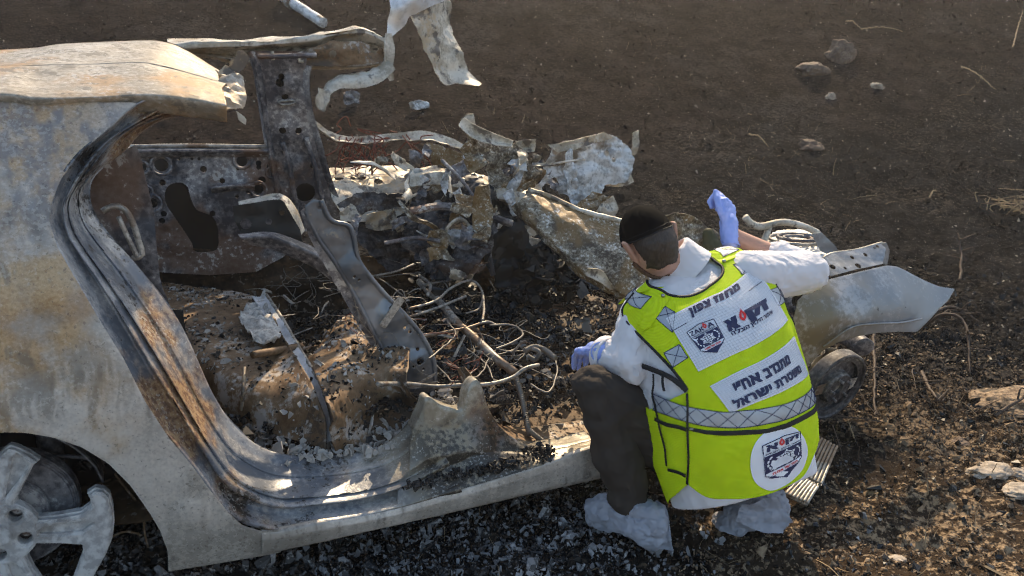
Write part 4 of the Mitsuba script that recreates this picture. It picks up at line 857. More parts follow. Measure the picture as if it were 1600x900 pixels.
add('rear_panel', panel([[-1.14, .02, .3], [-1.1, 1.7, .3], [-1.12, 1.7, .8], [-1.0, 1.66, .95], [-1.0, .08, .95], [-1.14, .02, .8]], step=.06, wave=.02, facing=(-1, 0, 0)), 'skin_metal', 40, car)
add('parcel_shelf', panel([[-1.0, .1, .94], [-.35, .12, .96], [-.35, 1.5, .98], [-1.0, 1.6, .94]], step=.05, wave=.03, crumple=.01, facing=(0, 0, 1)), 'soot_metal', 40, car)

# front corner on the right: wing, its bracket, strut top and hub
fo = [[1.842,0.060,0.397],[1.830,0.060,0.537],[1.849,0.070,0.599],[1.915,0.090,0.627],[2.035,0.120,0.642],[2.183,0.130,0.653],[2.332,0.140,0.661],[2.386,0.140,0.651],[2.489,0.130,0.604],[2.617,0.120,0.555],[2.688,0.110,0.542],[2.631,0.090,0.508],[2.509,0.060,0.460],[2.411,0.040,0.423],[2.314,0.040,0.438],[2.211,0.040,0.447],[2.125,0.040,0.447],[2.031,0.040,0.436],[1.964,0.040,0.414],[1.907,0.040,0.367]]
wing = add('front_wing', panel(fo, step=.014, jag=0, wave=.012, crumple=.003, freq=6, seed=113, ctrl=[[1.978,0.030,0.527],[2.092,0.030,0.547],[2.301,0.050,0.541],[1.897,0.030,0.491],[2.462,0.070,0.505]], press=[(np.array([[2.105,0.030,0.562]][0]), .07, -.012)]), 'fender_metal', True, car, label='bluish grey front wing pointing away from the rest')
add('crease_line', tube(np.array([[1.946,0.025,0.436],[2.066,0.025,0.489],[2.188,0.025,0.488],[2.315,0.025,0.477],[2.412,0.025,0.479]]), .004), 'fender_metal', True, wing)
wb = add('wing_bracket', panel([[2.084,0.200,0.697],[2.146,0.220,0.706],[2.271,0.220,0.710],[2.386,0.220,0.725],[2.392,0.200,0.709],[2.342,0.160,0.663],[2.204,0.150,0.659],[2.073,0.140,0.645],[2.041,0.150,0.651]], step=.010, crumple=.006, seed=115,
                               holes=[(np.array(a), r) for a, r in zip([[2.100,0.170,0.669],[2.152,0.170,0.650],[2.220,0.170,0.657],[2.363,0.210,0.719],[2.222,0.200,0.685],[2.291,0.200,0.693]], (.012, .007, .012, .008, .009, .009))]), 'fender_metal', 45, car, label='drilled mounting flange along the top of the front wing')
add('flange', tube([[2.110,0.230,0.684],[2.157,0.230,0.701],[2.283,0.230,0.705],[2.404,0.230,0.722]], .008), 'bare_steel', True, wb)
add('wing_stay', panel([[2.384,0.240,0.712],[2.436,0.240,0.722],[2.463,0.240,0.685],[2.459,0.240,0.630],[2.430,0.240,0.637]], step=.01, crumple=.004, seed=117), 'fender_metal', 45, car)
tower = add('strut_top', panel([[2.431,0.886,0.620],[2.642,1.041,0.620],[2.794,1.051,0.620],[2.804,0.934,0.620],[2.488,0.502,0.620],[2.360,0.451,0.620],[2.275,0.540,0.620],[2.247,0.661,0.620]], step=.014, crumple=.02, wave=.02, seed=119, facing=(0, 0, 1), holes=[(np.array([[2.502,0.759,0.620]][0]), .05)]), 'strut_white', 45, car, label='pale strut tower top behind the raised arm')
cc = np.array([[2.465,0.721,0.630]][0])
for r, h in ((.12, .012), (.085, .02), (.06, .016)):
    a = np.linspace(0, 2 * np.pi, 24)
    add('ring', tube(np.stack([cc[0] + r * np.cos(a), cc[1] + r * np.sin(a), np.full(24, cc[2] + h)], 1), .008, 30), 'soot_metal' if r < .1 else 'bare_steel', True, tower)
add('hood_hinge', tube([[2.186,0.750,0.756],[2.224,0.750,0.723],[2.281,0.750,0.708],[2.394,0.750,0.719],[2.514,0.750,0.694],[2.609,0.750,0.654]], [.016, .018, .016, .016, .014, .016]), 'pale_metal', True, car, label='bent pale arm rising behind the raised arm')
add('hood_hinge', tube([[2.330,0.750,0.715],[2.313,0.750,0.671],[2.296,0.750,0.633]], .014), 'pale_metal', True, car)
add('apron_front', panel([[1.560,0.500,0.835],[1.620,0.500,0.854],[1.719,0.500,0.834],[1.792,0.500,0.790],[1.938,0.500,0.709],[2.100,0.500,0.670],[2.109,0.500,0.590],[1.794,0.500,0.620],[1.584,0.500,0.713]], step=.012, jag=.012, crumple=.04, freq=8, seed=121), 'speckled_metal', 26, car)
add('apron_front', panel([[2.370,0.550,0.702],[2.418,0.550,0.709],[2.540,0.550,0.611],[2.499,0.550,0.593],[2.423,0.550,0.627]], step=.012, jag=.002, crumple=.01, seed=123), 'fender_metal', 24, car)
add('apron_front', panel([[2.051,0.300,0.615],[2.202,0.300,0.663],[2.214,0.300,0.574],[2.127,0.300,0.507],[2.067,0.300,0.489]], step=.02, crumple=.02, seed=124), 'black_metal', 24, car)
# brake disc and hub of the front wheel
dc = np.array([[2.163,0.160,0.209]][0])
ax = np.array([0.069, -0.850, -0.218]); ax /= np.linalg.norm(ax)
R4 = trimesh.geometry.align_vectors([0, 0, 1], ax)


def turned_part(prof, name, mat, parent, label=None):
    m_ = trimesh.creation.revolve(np.array(prof, float), sections=48)
    m_.apply_transform(R4)
    m_.apply_translation(dc)
    return add(name, m_, mat, 25, parent, label=label)


disc = turned_part([(.112, -.03), (.142, -.03), (.145, -.024), (.145, .016), (.142, .022), (.134, .022), (.130, .016), (.112, .010), (.112, -.03)], 'front_brake_disc', 'charred_metal', car, 'bare front brake disc under the wing')
turned_part([(0, -.02), (.113, -.02), (.113, -.004), (.07, -.002), (.066, .02), (.06, .026), (.022, .026), (.018, .012), (0, .012), (0, -.02)], 'hat', 'charred_metal', disc)
e_ = np.cross(ax, [0, 0, 1.]); e_ /= np.linalg.norm(e_); g_ = np.cross(ax, e_)
add('cross_band', panel([dc + ax * .012 + e_ * a + g_ * b for a, b in ((-.11, -.02), (.11, -.03), (.112, .015), (-.105, .03))], step=.02, crumple=.004, facing=tuple(ax)), 'bare_steel', 40, disc)
for k in range(5):
    c_ = dc + ax * .026 + (e_ * math.cos(k * 1.2566) + g_ * math.sin(k * 1.2566)) * .044
    add('stud', tube([c_, c_ + ax * .018], .006), 'soot_metal', 30, disc)
add('knuckle', panel([[2.085,0.220,0.292],[2.123,0.220,0.332],[2.192,0.220,0.343],[2.235,0.220,0.317],[2.258,0.220,0.292],[2.176,0.220,0.278],[2.122,0.220,0.250],[2.093,0.220,0.229]], step=.01, jag=.004, crumple=.03, seed=125), 'pale_metal', 24, car)
add('caliper', tube([[2.117,0.240,0.191],[2.166,0.240,0.257],[2.262,0.240,0.275],[2.349,0.240,0.251]], [.02, .022, .02, .012]), 'bare_steel', True, car)
add('far_wing', panel([[1.972,1.300,0.426],[2.241,1.400,0.514],[2.562,1.500,0.469],[2.574,1.500,0.325],[2.033,1.300,0.322]], step=.03, jag=.02, crumple=.05, seed=127), 'soot_metal', 24, car)
add('bumper_support', tube([[2.35, .2, .32], [2.5, .8, .33], [2.4, 1.4, .36]], .04, wobble=.02), 'soot_metal', True, car)

# wires and burnt cables
cu = thing('wire_tangle', 'tangle of reddish burnt copper wire hanging behind the pale waist strip', 'wire')
r = np.random.default_rng(5)
for k in range(26):
    a0 = np.array([0.73, 1.74, 1.075]) + r.normal(size=3) * [.05, .02, .02] + [(k % 2) * .16, 0, 0]
    q = [a0]
    for j in range(4):
        q.append(q[-1] + r.normal(size=3) * [.045, .02, .03] - [.0, 0, .035])
    add('strand', tube(q, .0028, 24, 5), 'rusty_wire', True, cu)
wt = thing('wire_tangle', 'thin pale wires coiled on the dark floor beside the leaning seat plate', 'wire')
for k in range(22):
    q = [np.array([[0.429,1.588,0.480]][0]) + r.normal(size=3) * [.05, .05, .03]]
    for j in range(5):
        q.append(q[-1] + r.normal(size=3) * [.05, .04, .03] + [.022, -.01, -.012])
    add('strand', tube(q, .0014, 30, 5, .012, k), 'steel_wire', True, wt)
wt = thing('wire_tangle', 'crumpled thin wires inside the reclined seat plate', 'wire')
for k in range(14):
    q = [np.array([[0.462,0.500,0.643]][0]) + r.normal(size=3) * [.02, .02, .03]]
    for j in range(5):
        q.append(q[-1] + r.normal(size=3) * [.03, .02, .03] + [.022, -.004, -.034])
    add('strand', tube(q, .0014, 30, 5, .012, k), 'steel_wire', True, wt)

for j_, (c_, lab_) in enumerate((((.80, .45, .42), 'thin springy wires strewn between the front seat bars'), ((.62, .75, .40), 'kinked wires under the front seat cross tube'))):
    wt = thing('wire_tangle', lab_, 'wire')
    for k in range(12):
        q = [np.array(c_) + r.normal(size=3) * [.12, .10, .03]]
        for j in range(6):
            q.append(q[-1] + r.normal(size=3) * [.05, .05, .025])
        add('strand', tube(q, .0013, 34, 5, .014, k), 'steel_wire' if k % 3 else 'rusty_wire', True, wt)


# ---------------------------------------------------------------- the volunteer
scene['skin'] = principled(lambda p, n, uv: mix((0.36, 0.19, 0.13), (0.50, 0.29, 0.21), tri(p, n, 40.0)), 0.45, 0.0, 0.45)
scene['hair'] = principled(lambda p, n, uv: mix((0.022, 0.015, 0.011), (0.055, 0.038, 0.028), fbm(p.x * 420, p.y * 420, p.z * 70, octaves=2)), 0.5, 0.0, 0.5, lambda p, n, uv: fbm(p.x * 300, p.y * 300, p.z * 70, octaves=2), 0.004)
scene['beard'] = principled(lambda p, n, uv: mix((0.05, 0.025, 0.015), (0.16, 0.085, 0.045), fbm(p.x * 260, p.y * 260, p.z * 90, octaves=2)), 0.6, 0.0, 0.4, lambda p, n, uv: fbm(p.x * 300, p.y * 300, p.z * 70, octaves=2), 0.004)
scene['velvet'] = principled((0.004, 0.004, 0.0043), 0.9, 0.0, 0.05, lambda p, n, uv: fbm(p.x * 700, p.y * 700, p.z * 700, octaves=1), 0.0006, sheen=0.02)
weave = lambda p, n, uv: dr.sin(p.x * 2600 + p.z * 900) * dr.sin(p.z * 2600 - p.y * 1500)
scene['white_cotton'] = principled((0.66, 0.65, 0.67), 0.75, 0.0, 0.3, lambda p, n, uv: 0.01 * weave(p, n, uv) + 0.5 * tri(p, n, 38.0) + 1.6 * dr.abs(tri(p, n, 13.0, 2.0) - 0.5), 0.014)
scene['trousers'] = principled(lambda p, n, uv: mix((0.026, 0.021, 0.018), (0.058, 0.048, 0.041), tri(p, n, 18.0)), 0.85, 0.0, 0.25, lambda p, n, uv: 0.015 * weave(p, n, uv) + 0.5 * tri(p, n, 30.0) + 1.8 * dr.abs(tri(p, n, 11.0, 2.0) - 0.5), 0.015)
scene['neon'] = principled(lambda p, n, uv: mix((0.66, 0.88, 0.006), (0.76, 0.95, 0.010), tri(p, n, 25.0)) * (0.92 + 0.08 * dr.sin(p.x * 1500 + p.y * 700) * dr.sin(p.z * 1500)) * (1 - 0.08 * smoothstep(0.56, 0.70, tri(p, n, 9.0, 4.0))), 0.6, 0.0, 0.3, lambda p, n, uv: 0.10 * dr.sin(p.x * 2200 + p.y * 900) * dr.sin(p.z * 2200) + 0.8 * tri(p, n, 26.0) + 2.2 * dr.abs(tri(p, n, 9.0, 3.0) - 0.5), 0.014)
scene['neon_yellow'] = principled((0.60, 0.72, 0.012), 0.6, 0.0, 0.3, lambda p, n, uv: tri(p, n, 30.0), 0.003)
scene['reflective'] = principled(lambda p, n, uv: mix((0.30, 0.33, 0.36), (0.44, 0.47, 0.50), tri(p, n, 30.0)), 0.38, 0.35, 0.5, lambda p, n, uv: tri(p, n, 60.0), 0.002)
scene['label_white'] = principled((0.70, 0.72, 0.76), 0.35, 0.05, 0.5, lambda p, n, uv: tri(p, n, 50.0), 0.0015)
scene['label_grid'] = principled((0.54, 0.565, 0.61), 0.4)
scene['navy_ink'] = principled((0.012, 0.018, 0.07), 0.5)
scene['red_ink'] = principled((0.62, 0.02, 0.025), 0.5)
scene['black_webbing'] = principled((0.014, 0.014, 0.015), 0.6, 0.0, 0.3)
scene['steel_snap'] = principled((0.35, 0.35, 0.34), 0.3, 0.9)
scene['nitrile'] = principled(lambda p, n, uv: mix((0.21, 0.30, 0.70), (0.33, 0.42, 0.80), tri(p, n, 60.0)), 0.38, 0.0, 0.5, lambda p, n, uv: tri(p, n, 70.0), 0.003)
scene['film'] = {'type': 'twosided', 'bsdf': {'type': 'principled', 'base_color': mikit.proc(lambda p, n, uv: mix((0.24, 0.255, 0.30), (0.42, 0.44, 0.50), tri(p, n, 22.0))), 'roughness': 0.32, 'specular': 0.5}}
scene['film'] = {'type': 'twosided', 'bsdf': {'type': 'bumpmap', 'arbitrary': mikit.proc(lambda p, n, uv: dr.abs(tri(p, n, 28.0, 2.0) - 0.5) + 0.4 * dr.abs(tri(p, n, 80.0, 3.0) - 0.5), eps=0.0008), 'scale': 0.03, 'bsdf': scene['film']['bsdf']}}


# the torso of the crouching volunteer: a closed barrel around a bent spine; t is the angle from the middle of the back
PELVIS, NECK = np.array([np.float64(1.394), np.float64(-0.24), np.float64(0.205)]), np.array([np.float64(1.345), np.float64(0.033), np.float64(0.758)])
E2 = (NECK - PELVIS) / np.linalg.norm(NECK - PELVIS)
FACE = AHEAD * math.cos(math.radians(21)) - RIGHT * math.sin(math.radians(21))
E3 = -(FACE - E2 * (FACE @ E2))
E3 /= np.linalg.norm(E3)
E1 = np.cross(E2, E3)
SPINE = float(np.linalg.norm(NECK - PELVIS))


def torso_pt(t, b, off=0.0):
    """Surface point at angle t (radians, 0 = mid back, positive to his right) and height b (metres up the spine), off metres outside."""
    t, b = np.broadcast_arrays(np.asarray(t, float), np.asarray(b, float))
    u = b / SPINE
    w = np.interp(u, [-.2, -.1, .0, .15, .35, .6, .78, .88, .94, .985, 1.02, 1.05], [.18, .21, .22, .236, .24, .236, .228, .214, .186, .13, .07, .0]) + off
    d = np.interp(u, [-.2, -.1, .0, .15, .35, .6, .78, .88, .94, .985, 1.02, 1.05], [.12, .15, .16, .165, .165, .155, .135, .112, .09, .068, .04, .0]) + off
    s, c = np.sin(t), np.cos(t)
    e = 2 / 2.35
    w = np.maximum(w, 1e-4)
    x, y = w * np.sign(s) * np.abs(s) ** e, d * np.sign(c) * np.abs(c) ** e
    bow = .035 * np.sin(np.pi * np.clip(u, 0, 1)) - .02 * np.clip(u - .8, 0, 1)
    up = np.clip((u - .35) / .6, 0, 1)
    lift = np.clip(x / w, 0, 1) ** 1.2 * up * up * (3 - 2 * up)      # the raised right shoulder
    return PELVIS + (x + .022 * lift + .008 * np.clip(x / w, 0, 1))[..., None] * E1 + (b + .050 * lift + off * .3)[..., None] * E2 + (y + bow)[..., None] * E3



def hull_limbs(bones, refine=0.012, smooth=8):
    """One continuous surface round bones: ((point, radius), (point, radius)) pairs."""
    parts = []
    for (a, ra), (b, rb) in bones:
        parts.append(m3.Manifold.batch_hull([m3.Manifold.sphere(ra, 20).translate(list(map(float, a))), m3.Manifold.sphere(rb, 20).translate(list(map(float, b)))]))
    u = parts[0]
    for q in parts[1:]:
        u = u + q
    return finish_body(u, refine, smooth)


def finish_body(u, refine, smooth):
    u = u.refine_to_length(refine)
    m = u.to_mesh()
    t = trimesh.Trimesh(m.vert_properties[:, :3], m.tri_verts, process=True)
    trimesh.smoothing.filter_taubin(t, iterations=smooth)
    return t


def chain(*pts):
    return [(pts[i], pts[i + 1]) for i in range(len(pts) - 1)]


def displaced(m, amp, f, seed=0, folds=0.0, ff=12.0):
    v = np.array(m.vertices)
    n = np.array(m.vertex_normals)
    d = amp * 2 * nz(v, f, seed)
    if folds:
        d = d + folds * 2 * crease(v, ff, seed + 2)
    return trimesh.Trimesh(v + n * d[:, None], m.faces, process=False)


man = thing('person', 'person in neon yellow vest and black skullcap crouching at the wreck, one gloved hand raised', 'person')

# joints
hip_l, hip_r = PELVIS - .08 * E1 + .07 * E2 - .10 * E3, PELVIS + .09 * E1 + .05 * E2 - .04 * E3
knee_l = np.array([[1.001,-0.069,0.480]][0]); ankle_l = np.array([[1.097,-0.131,0.123]][0])
knee_r = np.array([[1.728,0.133,0.198]][0]); ankle_r = np.array([[1.544,-0.127,0.040]][0])
sh_l, el_l, wr_l, ha_l = [np.array(q) for q in [[1.203,-0.006,0.645],[1.111,-0.077,0.539],[1.077,0.038,0.533],[1.081,0.139,0.503]]]
sh_r, el_r, wr_r, ha_r = [np.array(q) for q in [[1.514,-0.066,0.748],[1.800,-0.016,0.721],[1.628,0.144,0.824],[1.603,0.184,0.885]]]
head_c = np.array([[1.221,0.025,0.858]][0])
neck_b = NECK + .0 * E2
fa = AHEAD * math.cos(math.radians(11)) - RIGHT * math.sin(math.radians(11))
fa = fa * math.cos(math.radians(30)) - np.array([0, 0, 1.]) * math.sin(math.radians(30))
up0 = np.array([0, 0, 1.]) - fa * fa[2]
up0 /= np.linalg.norm(up0)
side0 = np.cross(fa, up0)                     # his right
roll = math.radians(-20)
hu = up0 * math.cos(roll) + side0 * math.sin(roll)
hs = np.cross(fa, hu)


def head_mesh():
    m = trimesh.creation.icosphere(5, 1.0)
    v = np.array(m.vertices)          # x = his right, y = forward, z = up
    x, y, z = v.T
    w = .074 * np.where(z < 0, 1 - .20 * z * z, 1.0)
    d = np.where(y > 0, .088, .100)
    h = np.where(z > 0, .105, .118)
    X, Y, Z = x * w, y * d, z * h
    front = np.clip(y, 0, 1)
    Y = Y + .012 * front * np.exp(-((z + .75) / .25) ** 2) * np.exp(-(x / .45) ** 2)                  # chin
    nose = np.exp(-(x / .14) ** 2) * front ** 2
    Y = Y + .030 * nose * np.clip(np.where(z < .15, np.exp(-((z + .25) / .13) ** 2) + np.clip(.9 - np.abs(z + .02) * 3.2, 0, 1) * .7, 0), 0, 1)
    for s in (-1, 1):
        Y = Y - .012 * np.exp(-(((x - s * .42) / .2) ** 2 + ((z - .05) / .12) ** 2)) * front        # eye sockets
        Y = Y + .006 * np.exp(-(((x - s * .4) / .28) ** 2 + ((z - .2) / .08) ** 2)) * front         # brows
        Y = Y + .005 * np.exp(-(((x - s * .55) / .25) ** 2 + ((z + .25) / .18) ** 2)) * front       # cheekbones
    Y = Y + .006 * np.exp(-((x / .26) ** 2 + ((z + .5) / .07) ** 2)) * front - .006 * np.exp(-((x / .3) ** 2 + ((z + .51) / .018) ** 2)) * front
    Y = np.where((y < 0) & (z < -.3), Y * (1 - .35 * np.clip(-z - .3, 0, 1)), Y)
    return v, np.stack([X, Y, Z], 1), m.faces


hv, hl, hf = head_mesh()


def to_head(p):
    return head_c + .90 * (p[:, :1] * hs + p[:, 1:2] * fa + p[:, 2:3] * hu)


def head_pt(x, y, z):
    return to_head(np.array([[x, y, z]], float))[0]


ears = []
for s in (-1, 1):
    base = [head_pt(s * .072, -.012, -.040), head_pt(s * .084, -.026, -.010), head_pt(s * .092, -.036, .018), head_pt(s * .091, -.020, .028), head_pt(s * .082, -.004, .016), head_pt(s * .078, -.006, -.026)]
    rad = [.008, .007, .007, .006, .006, .006]
    for i in range(6):
        ears.append(((base[i], rad[i]), (base[(i + 1) % 6], rad[(i + 1) % 6])))
    ears.append(((head_pt(s * .070, -.008, 0), .010), (base[1], .005)))
head_m = trimesh.Trimesh(to_head(hl), hf, process=False)
hm = m3.Manifold(m3.Mesh(np.asarray(head_m.vertices, np.float32), np.asarray(head_m.faces, np.uint32)))
limbs = m3.Manifold()
bones = chain((head_pt(0, -.015, -.05), .050), (lerp(head_c, NECK, .75), .050), (NECK - .06 * E2, .055))
bones += chain((PELVIS + .10 * E2 - .02 * E3, .09), (lerp(PELVIS, NECK, .5), .10), (NECK - .12 * E2, .10)) + [((NECK - .1 * E2, .08), (sh_r, .05)), ((NECK - .1 * E2, .08), (sh_l, .05))]
bones += chain((sh_r, .05), (lerp(sh_r, el_r, .4), .046), (el_r, .038), (lerp(el_r, wr_r, .35), .037), (wr_r, .026), (lerp(wr_r, ha_r, .5), .024))
bones += chain((sh_l, .05), (el_l, .04), (lerp(el_l, wr_l, .35), .038), (wr_l, .027), (lerp(wr_l, ha_l, .5), .024))
toe_l = np.array([[1.051,-0.036,0.051]][0]); heel_l = np.array([[1.128,-0.203,0.056]][0])
toe_r = np.array([[1.413,-0.194,0.004]][0]); heel_r = np.array([[1.499,-0.267,0.073]][0])
bones += chain((hip_l, .07), (knee_l, .040), (ankle_l, .034), (lerp(toe_l, heel_l, .4), .035)) + chain((hip_r, .07), (knee_r, .042), (ankle_r, .034), (lerp(toe_r, heel_r, .4), .035))
for (a, ra), (b, rb) in bones + ears:
    hm = hm + m3.Manifold.batch_hull([m3.Manifold.sphere(ra, 16).translate(list(map(float, a))), m3.Manifold.sphere(rb, 16).translate(list(map(float, b)))])
add('body', finish_body(hm, .010, 3), 'skin', True, man)
for s in (-1, 1):
    e = trimesh.creation.icosphere(2, .0115)
    e.apply_translation(head_pt(s * .031, .066, .006))
    ek = add('eye', e, 'label_white', True, man)
    pu = trimesh.creation.icosphere(2, .006)
    pu.apply_translation(head_pt(s * .031, .0725, .006))
    add('iris', pu, 'velvet', True, ek)


def head_shell(keep, off, mat, name, thick=.004, amp=0.0, sub=5, label=None, seed=1):
    """A layer over the part of the head where keep(unit direction, local point) holds."""
    inside = keep(hv, hl)
    f = hf[inside[hf].all(1)]
    used = np.unique(f)
    mp = np.full(len(hl), -1); mp[used] = np.arange(len(used))
    n = trimesh.Trimesh(hl, hf, process=False).vertex_normals
    p = hl + n * ((off(hv) if callable(off) else off) + (amp * 2 * nz(hl, 90, seed))[:, None] if amp else (off(hv) if callable(off) else off))
    return add(name, shell(to_head(p[used]), mp[f], thick), mat, True, man, label=label)


head_shell(lambda u, p: ((u[:, 1] < .25 + .5 * np.clip(u[:, 2], 0, 1)) & (u[:, 2] > -.80 + .75 * np.clip(u[:, 1] + .45, 0, 1) + .9 * np.clip(u[:, 1], 0, 1)) & ~((np.abs(u[:, 0]) > .78) & (u[:, 1] > -.42) & (u[:, 2] < .25))), .004, 'hair', 'hair', .008, .003, label='short dark brown hair')
head_shell(lambda u, p: ((u[:, 1] > .12) & (u[:, 2] < -.28 - .3 * np.clip(.8 - np.abs(u[:, 0]), 0, 1) * (u[:, 1] > .6)) & (u[:, 2] > -.97)), .004, 'beard', 'beard', .008, .006)
# skullcap: a soft cap set towards the back of the crown, with a stitched rim
cap_ax = np.array([0, -.16, .98]); cap_ax /= np.linalg.norm(cap_ax)
cap = head_shell(lambda u, p: u @ cap_ax > .17, lambda u: (.008 + .012 * np.clip(u @ cap_ax, 0, 1) ** 2)[:, None], 'velvet', 'skullcap', .004, label='black velvet skullcap')
tt = np.linspace(0, 2 * np.pi, 60)
b1 = np.cross(cap_ax, [1, 0, 0]); b1 /= np.linalg.norm(b1); b2 = np.cross(cap_ax, b1)
for lev in (.185, .30):
    dirs = cap_ax * lev + math.sqrt(1 - lev * lev) * (np.cos(tt)[:, None] * b1 + np.sin(tt)[:, None] * b2)
    idx = np.argmax(dirs @ hv.T, axis=1)
    pts = hl[idx] + dirs * .0112
    add('seam', tube(to_head(pts), .0022 if lev < .3 else .0012, 90, 6), 'black_webbing', True, cap)


# shirt: torso and sleeves as one surface, then the collar
def torso_mesh(b0, b1, off, nt=120, nb=70):
    t, b = np.meshgrid(np.linspace(0, 2 * np.pi, nt, endpoint=False), np.linspace(b0, b1, nb))
    p = torso_pt(t, b, off).reshape(-1, 3)
    i, j = np.meshgrid(np.arange(nb - 1), np.arange(nt), indexing='ij')
    q = np.stack([i * nt + j, i * nt + (j + 1) % nt, (i + 1) * nt + (j + 1) % nt, (i + 1) * nt + j], -1).reshape(-1, 4)
    f = np.vstack([q[:, [0, 1, 2]], q[:, [0, 2, 3]]])
    k = np.arange(nt)
    p = np.vstack([p, p[:nt].mean(0), p[-nt:].mean(0)])
    f = np.vstack([f, np.stack([(k + 1) % nt, k, k * 0 + nt * nb], 1), np.stack([k + (nb - 1) * nt, (k + 1) % nt + (nb - 1) * nt, k * 0 + nt * nb + 1], 1)])
    return trimesh.Trimesh(p, f, process=False)


tm = torso_mesh(-.040, SPINE * .99, 0.0)
u = m3.Manifold(m3.Mesh(np.asarray(tm.vertices, np.float32), np.asarray(tm.faces, np.uint32)))
cuff_r = lerp(el_r, wr_r, .42)
cuff_l = lerp(el_l, wr_l, .80)
for (a, ra), (b, rb) in chain((NECK - .12 * E2 + .06 * E1, .085), (sh_r, .080), (lerp(sh_r, el_r, .5), .074), (el_r, .066), (cuff_r, .052)) + chain((NECK - .12 * E2 - .06 * E1, .085), (sh_l, .080), (lerp(sh_l, el_l, .5), .075), (el_l, .060), (cuff_l, .048)):
    u = u + m3.Manifold.batch_hull([m3.Manifold.sphere(ra, 24).translate(list(map(float, a))), m3.Manifold.sphere(rb, 24).translate(list(map(float, b)))])
shirt = finish_body(u, .010, 10)


def arm_folds(m):
    """Wrinkles run round the sleeves and gather at the elbow and the armpit."""
    v = np.array(m.vertices); n = np.array(m.vertex_normals)
    d = np.zeros(len(v))
    for a, b in ((sh_r, el_r), (el_r, cuff_r), (sh_l, el_l), (el_l, cuff_l)):
        ax_ = (b - a) / np.linalg.norm(b - a)
        s = (v - a) @ ax_
        rad = np.linalg.norm(v - a - s[:, None] * ax_, axis=1)
        wgt = np.clip(1.5 - rad / .07, 0, 1) * np.clip(1 + np.minimum(s, 0) / .03, 0, 1)
        d += wgt * (.0055 * np.sin(s * 120 + 14 * nz(v, 12, 3) * 2) * np.clip(meshkit.noise(v * 11 + 3, 5) * 2 - .5, 0, 1) + .020 * crease(v * [1, 1, .7], 10, 9))
    d += .006 * crease(v, 9, 4)
    return trimesh.Trimesh(v + n * d[:, None], m.faces, process=False)


sk = add('shirt', arm_folds(shirt), 'white_cotton', True, man, label='white long-sleeved shirt with rolled sleeves')
for c0_, c1_, rr in ((lerp(el_r, wr_r, .36), lerp(el_r, wr_r, .46), .052), (lerp(el_l, wr_l, .70), lerp(el_l, wr_l, .82), .05)):
    ax_ = (c1_ - c0_) / np.linalg.norm(c1_ - c0_)
    a = np.linspace(0, 2 * np.pi, 28)
    e_ = np.cross(ax_, [0, 0, 1.]); e_ /= np.linalg.norm(e_); g_ = np.cross(ax_, e_)
    rings_ = [c0_ + ax_ * s * .03 + (rr + dr_) * (np.cos(a)[:, None] * e_ + np.sin(a)[:, None] * g_) for s, dr_ in ((0, .002), (.5, .006), (1, .003))]
    add('cuff', loft(rings_, 40, 3, .004, .003, 25, 0, 2), 'white_cotton', True, sk)
# collar: stands at the nape and folds down
en = head_c - NECK + .08 * E2
en /= np.linalg.norm(en)
k3 = E3 - en * (E3 @ en); k3 /= np.linalg.norm(k3)
k1 = np.cross(en, k3)
cn = NECK + .034 * en - .006 * k3
ca = np.radians(np.linspace(-150, 150, 31))
fold_h = .045 + .0 * ca


def collar_ring(r, h, ry=None):
    return cn + np.sin(ca)[:, None] * r * k1 + np.cos(ca)[:, None] * (ry or r) * k3 + np.asarray(h).reshape(-1, 1) * en


inner = [collar_ring(.066, -.02 - .02 * (1 - np.cos(ca))), collar_ring(.064, .050 - .02 * (1 - np.cos(ca)))]
outer = [collar_ring(.068, .056 - .022 * (1 - np.cos(ca))), collar_ring(.076, .050 - .022 * (1 - np.cos(ca))), collar_ring(.090, .010 - .024 * (1 - np.cos(ca))), collar_ring(.106, -.026 - .03 * (1 - np.cos(ca)))]
add('collar', loft(inner + outer, 70, 4, .003, .003, 20, .003, 5), 'white_cotton', True, sk, label='white folded shirt collar')

# trousers
u = m3.Manifold()
tb = chain((hip_l, .115), (lerp(hip_l, knee_l, .5), .082), (knee_l, .064), (lerp(knee_l, ankle_l, .45), .068), (ankle_l - [0, 0, -.01], .056))
tb += chain((hip_r, .115), (lerp(hip_r, knee_r, .5), .095), (knee_r, .078), (lerp(knee_r, ankle_r, .5), .08), (ankle_r, .066), (lerp(ankle_r, heel_r, .45), .062))
tb += [((hip_l, .115), (hip_r, .115)), ((PELVIS + .09 * E2, .12), (hip_l, .115)), ((PELVIS + .09 * E2, .12), (hip_r, .115))]
tr = hull_limbs(tb, .010, 10)
add('trousers', displaced(tr, .006, 9, 3, .022, 8), 'trousers', True, man, label='dark brown trousers')


# shoe covers: thin crumpled bags
def shoe_cover(toe, heel, ank, seed, label):
    toe, heel = np.asarray(toe, float), np.asarray(heel, float)
    u_ = m3.Manifold()
    fl = np.array([0, 0, .035])
    for (a, ra), (b, rb) in chain((toe, .052), (lerp(toe, heel, .35) + fl * .5, .055), (lerp(toe, heel, .75) + fl, .058), (heel, .046)) + [((lerp(toe, heel, .6) + fl, .06), (ank, .055)), ((heel + fl, .05), (ank, .05))]:
        u_ = u_ + m3.Manifold.batch_hull([m3.Manifold.sphere(ra, 20).translate(list(map(float, a))), m3.Manifold.sphere(rb, 20).translate(list(map(float, b)))])
    m = finish_body(u_, .006, 6)
    v = np.array(m.vertices)
    m = displaced(m, .008, 12, seed, .022, 15)
    v = np.array(m.vertices)
    v[:, 2] = np.maximum(v[:, 2], ground_z(v[:, 0], v[:, 1], False) + .006)
    return add('shoe_cover', trimesh.Trimesh(v, m.faces, process=False), 'film', True, man, label=label)


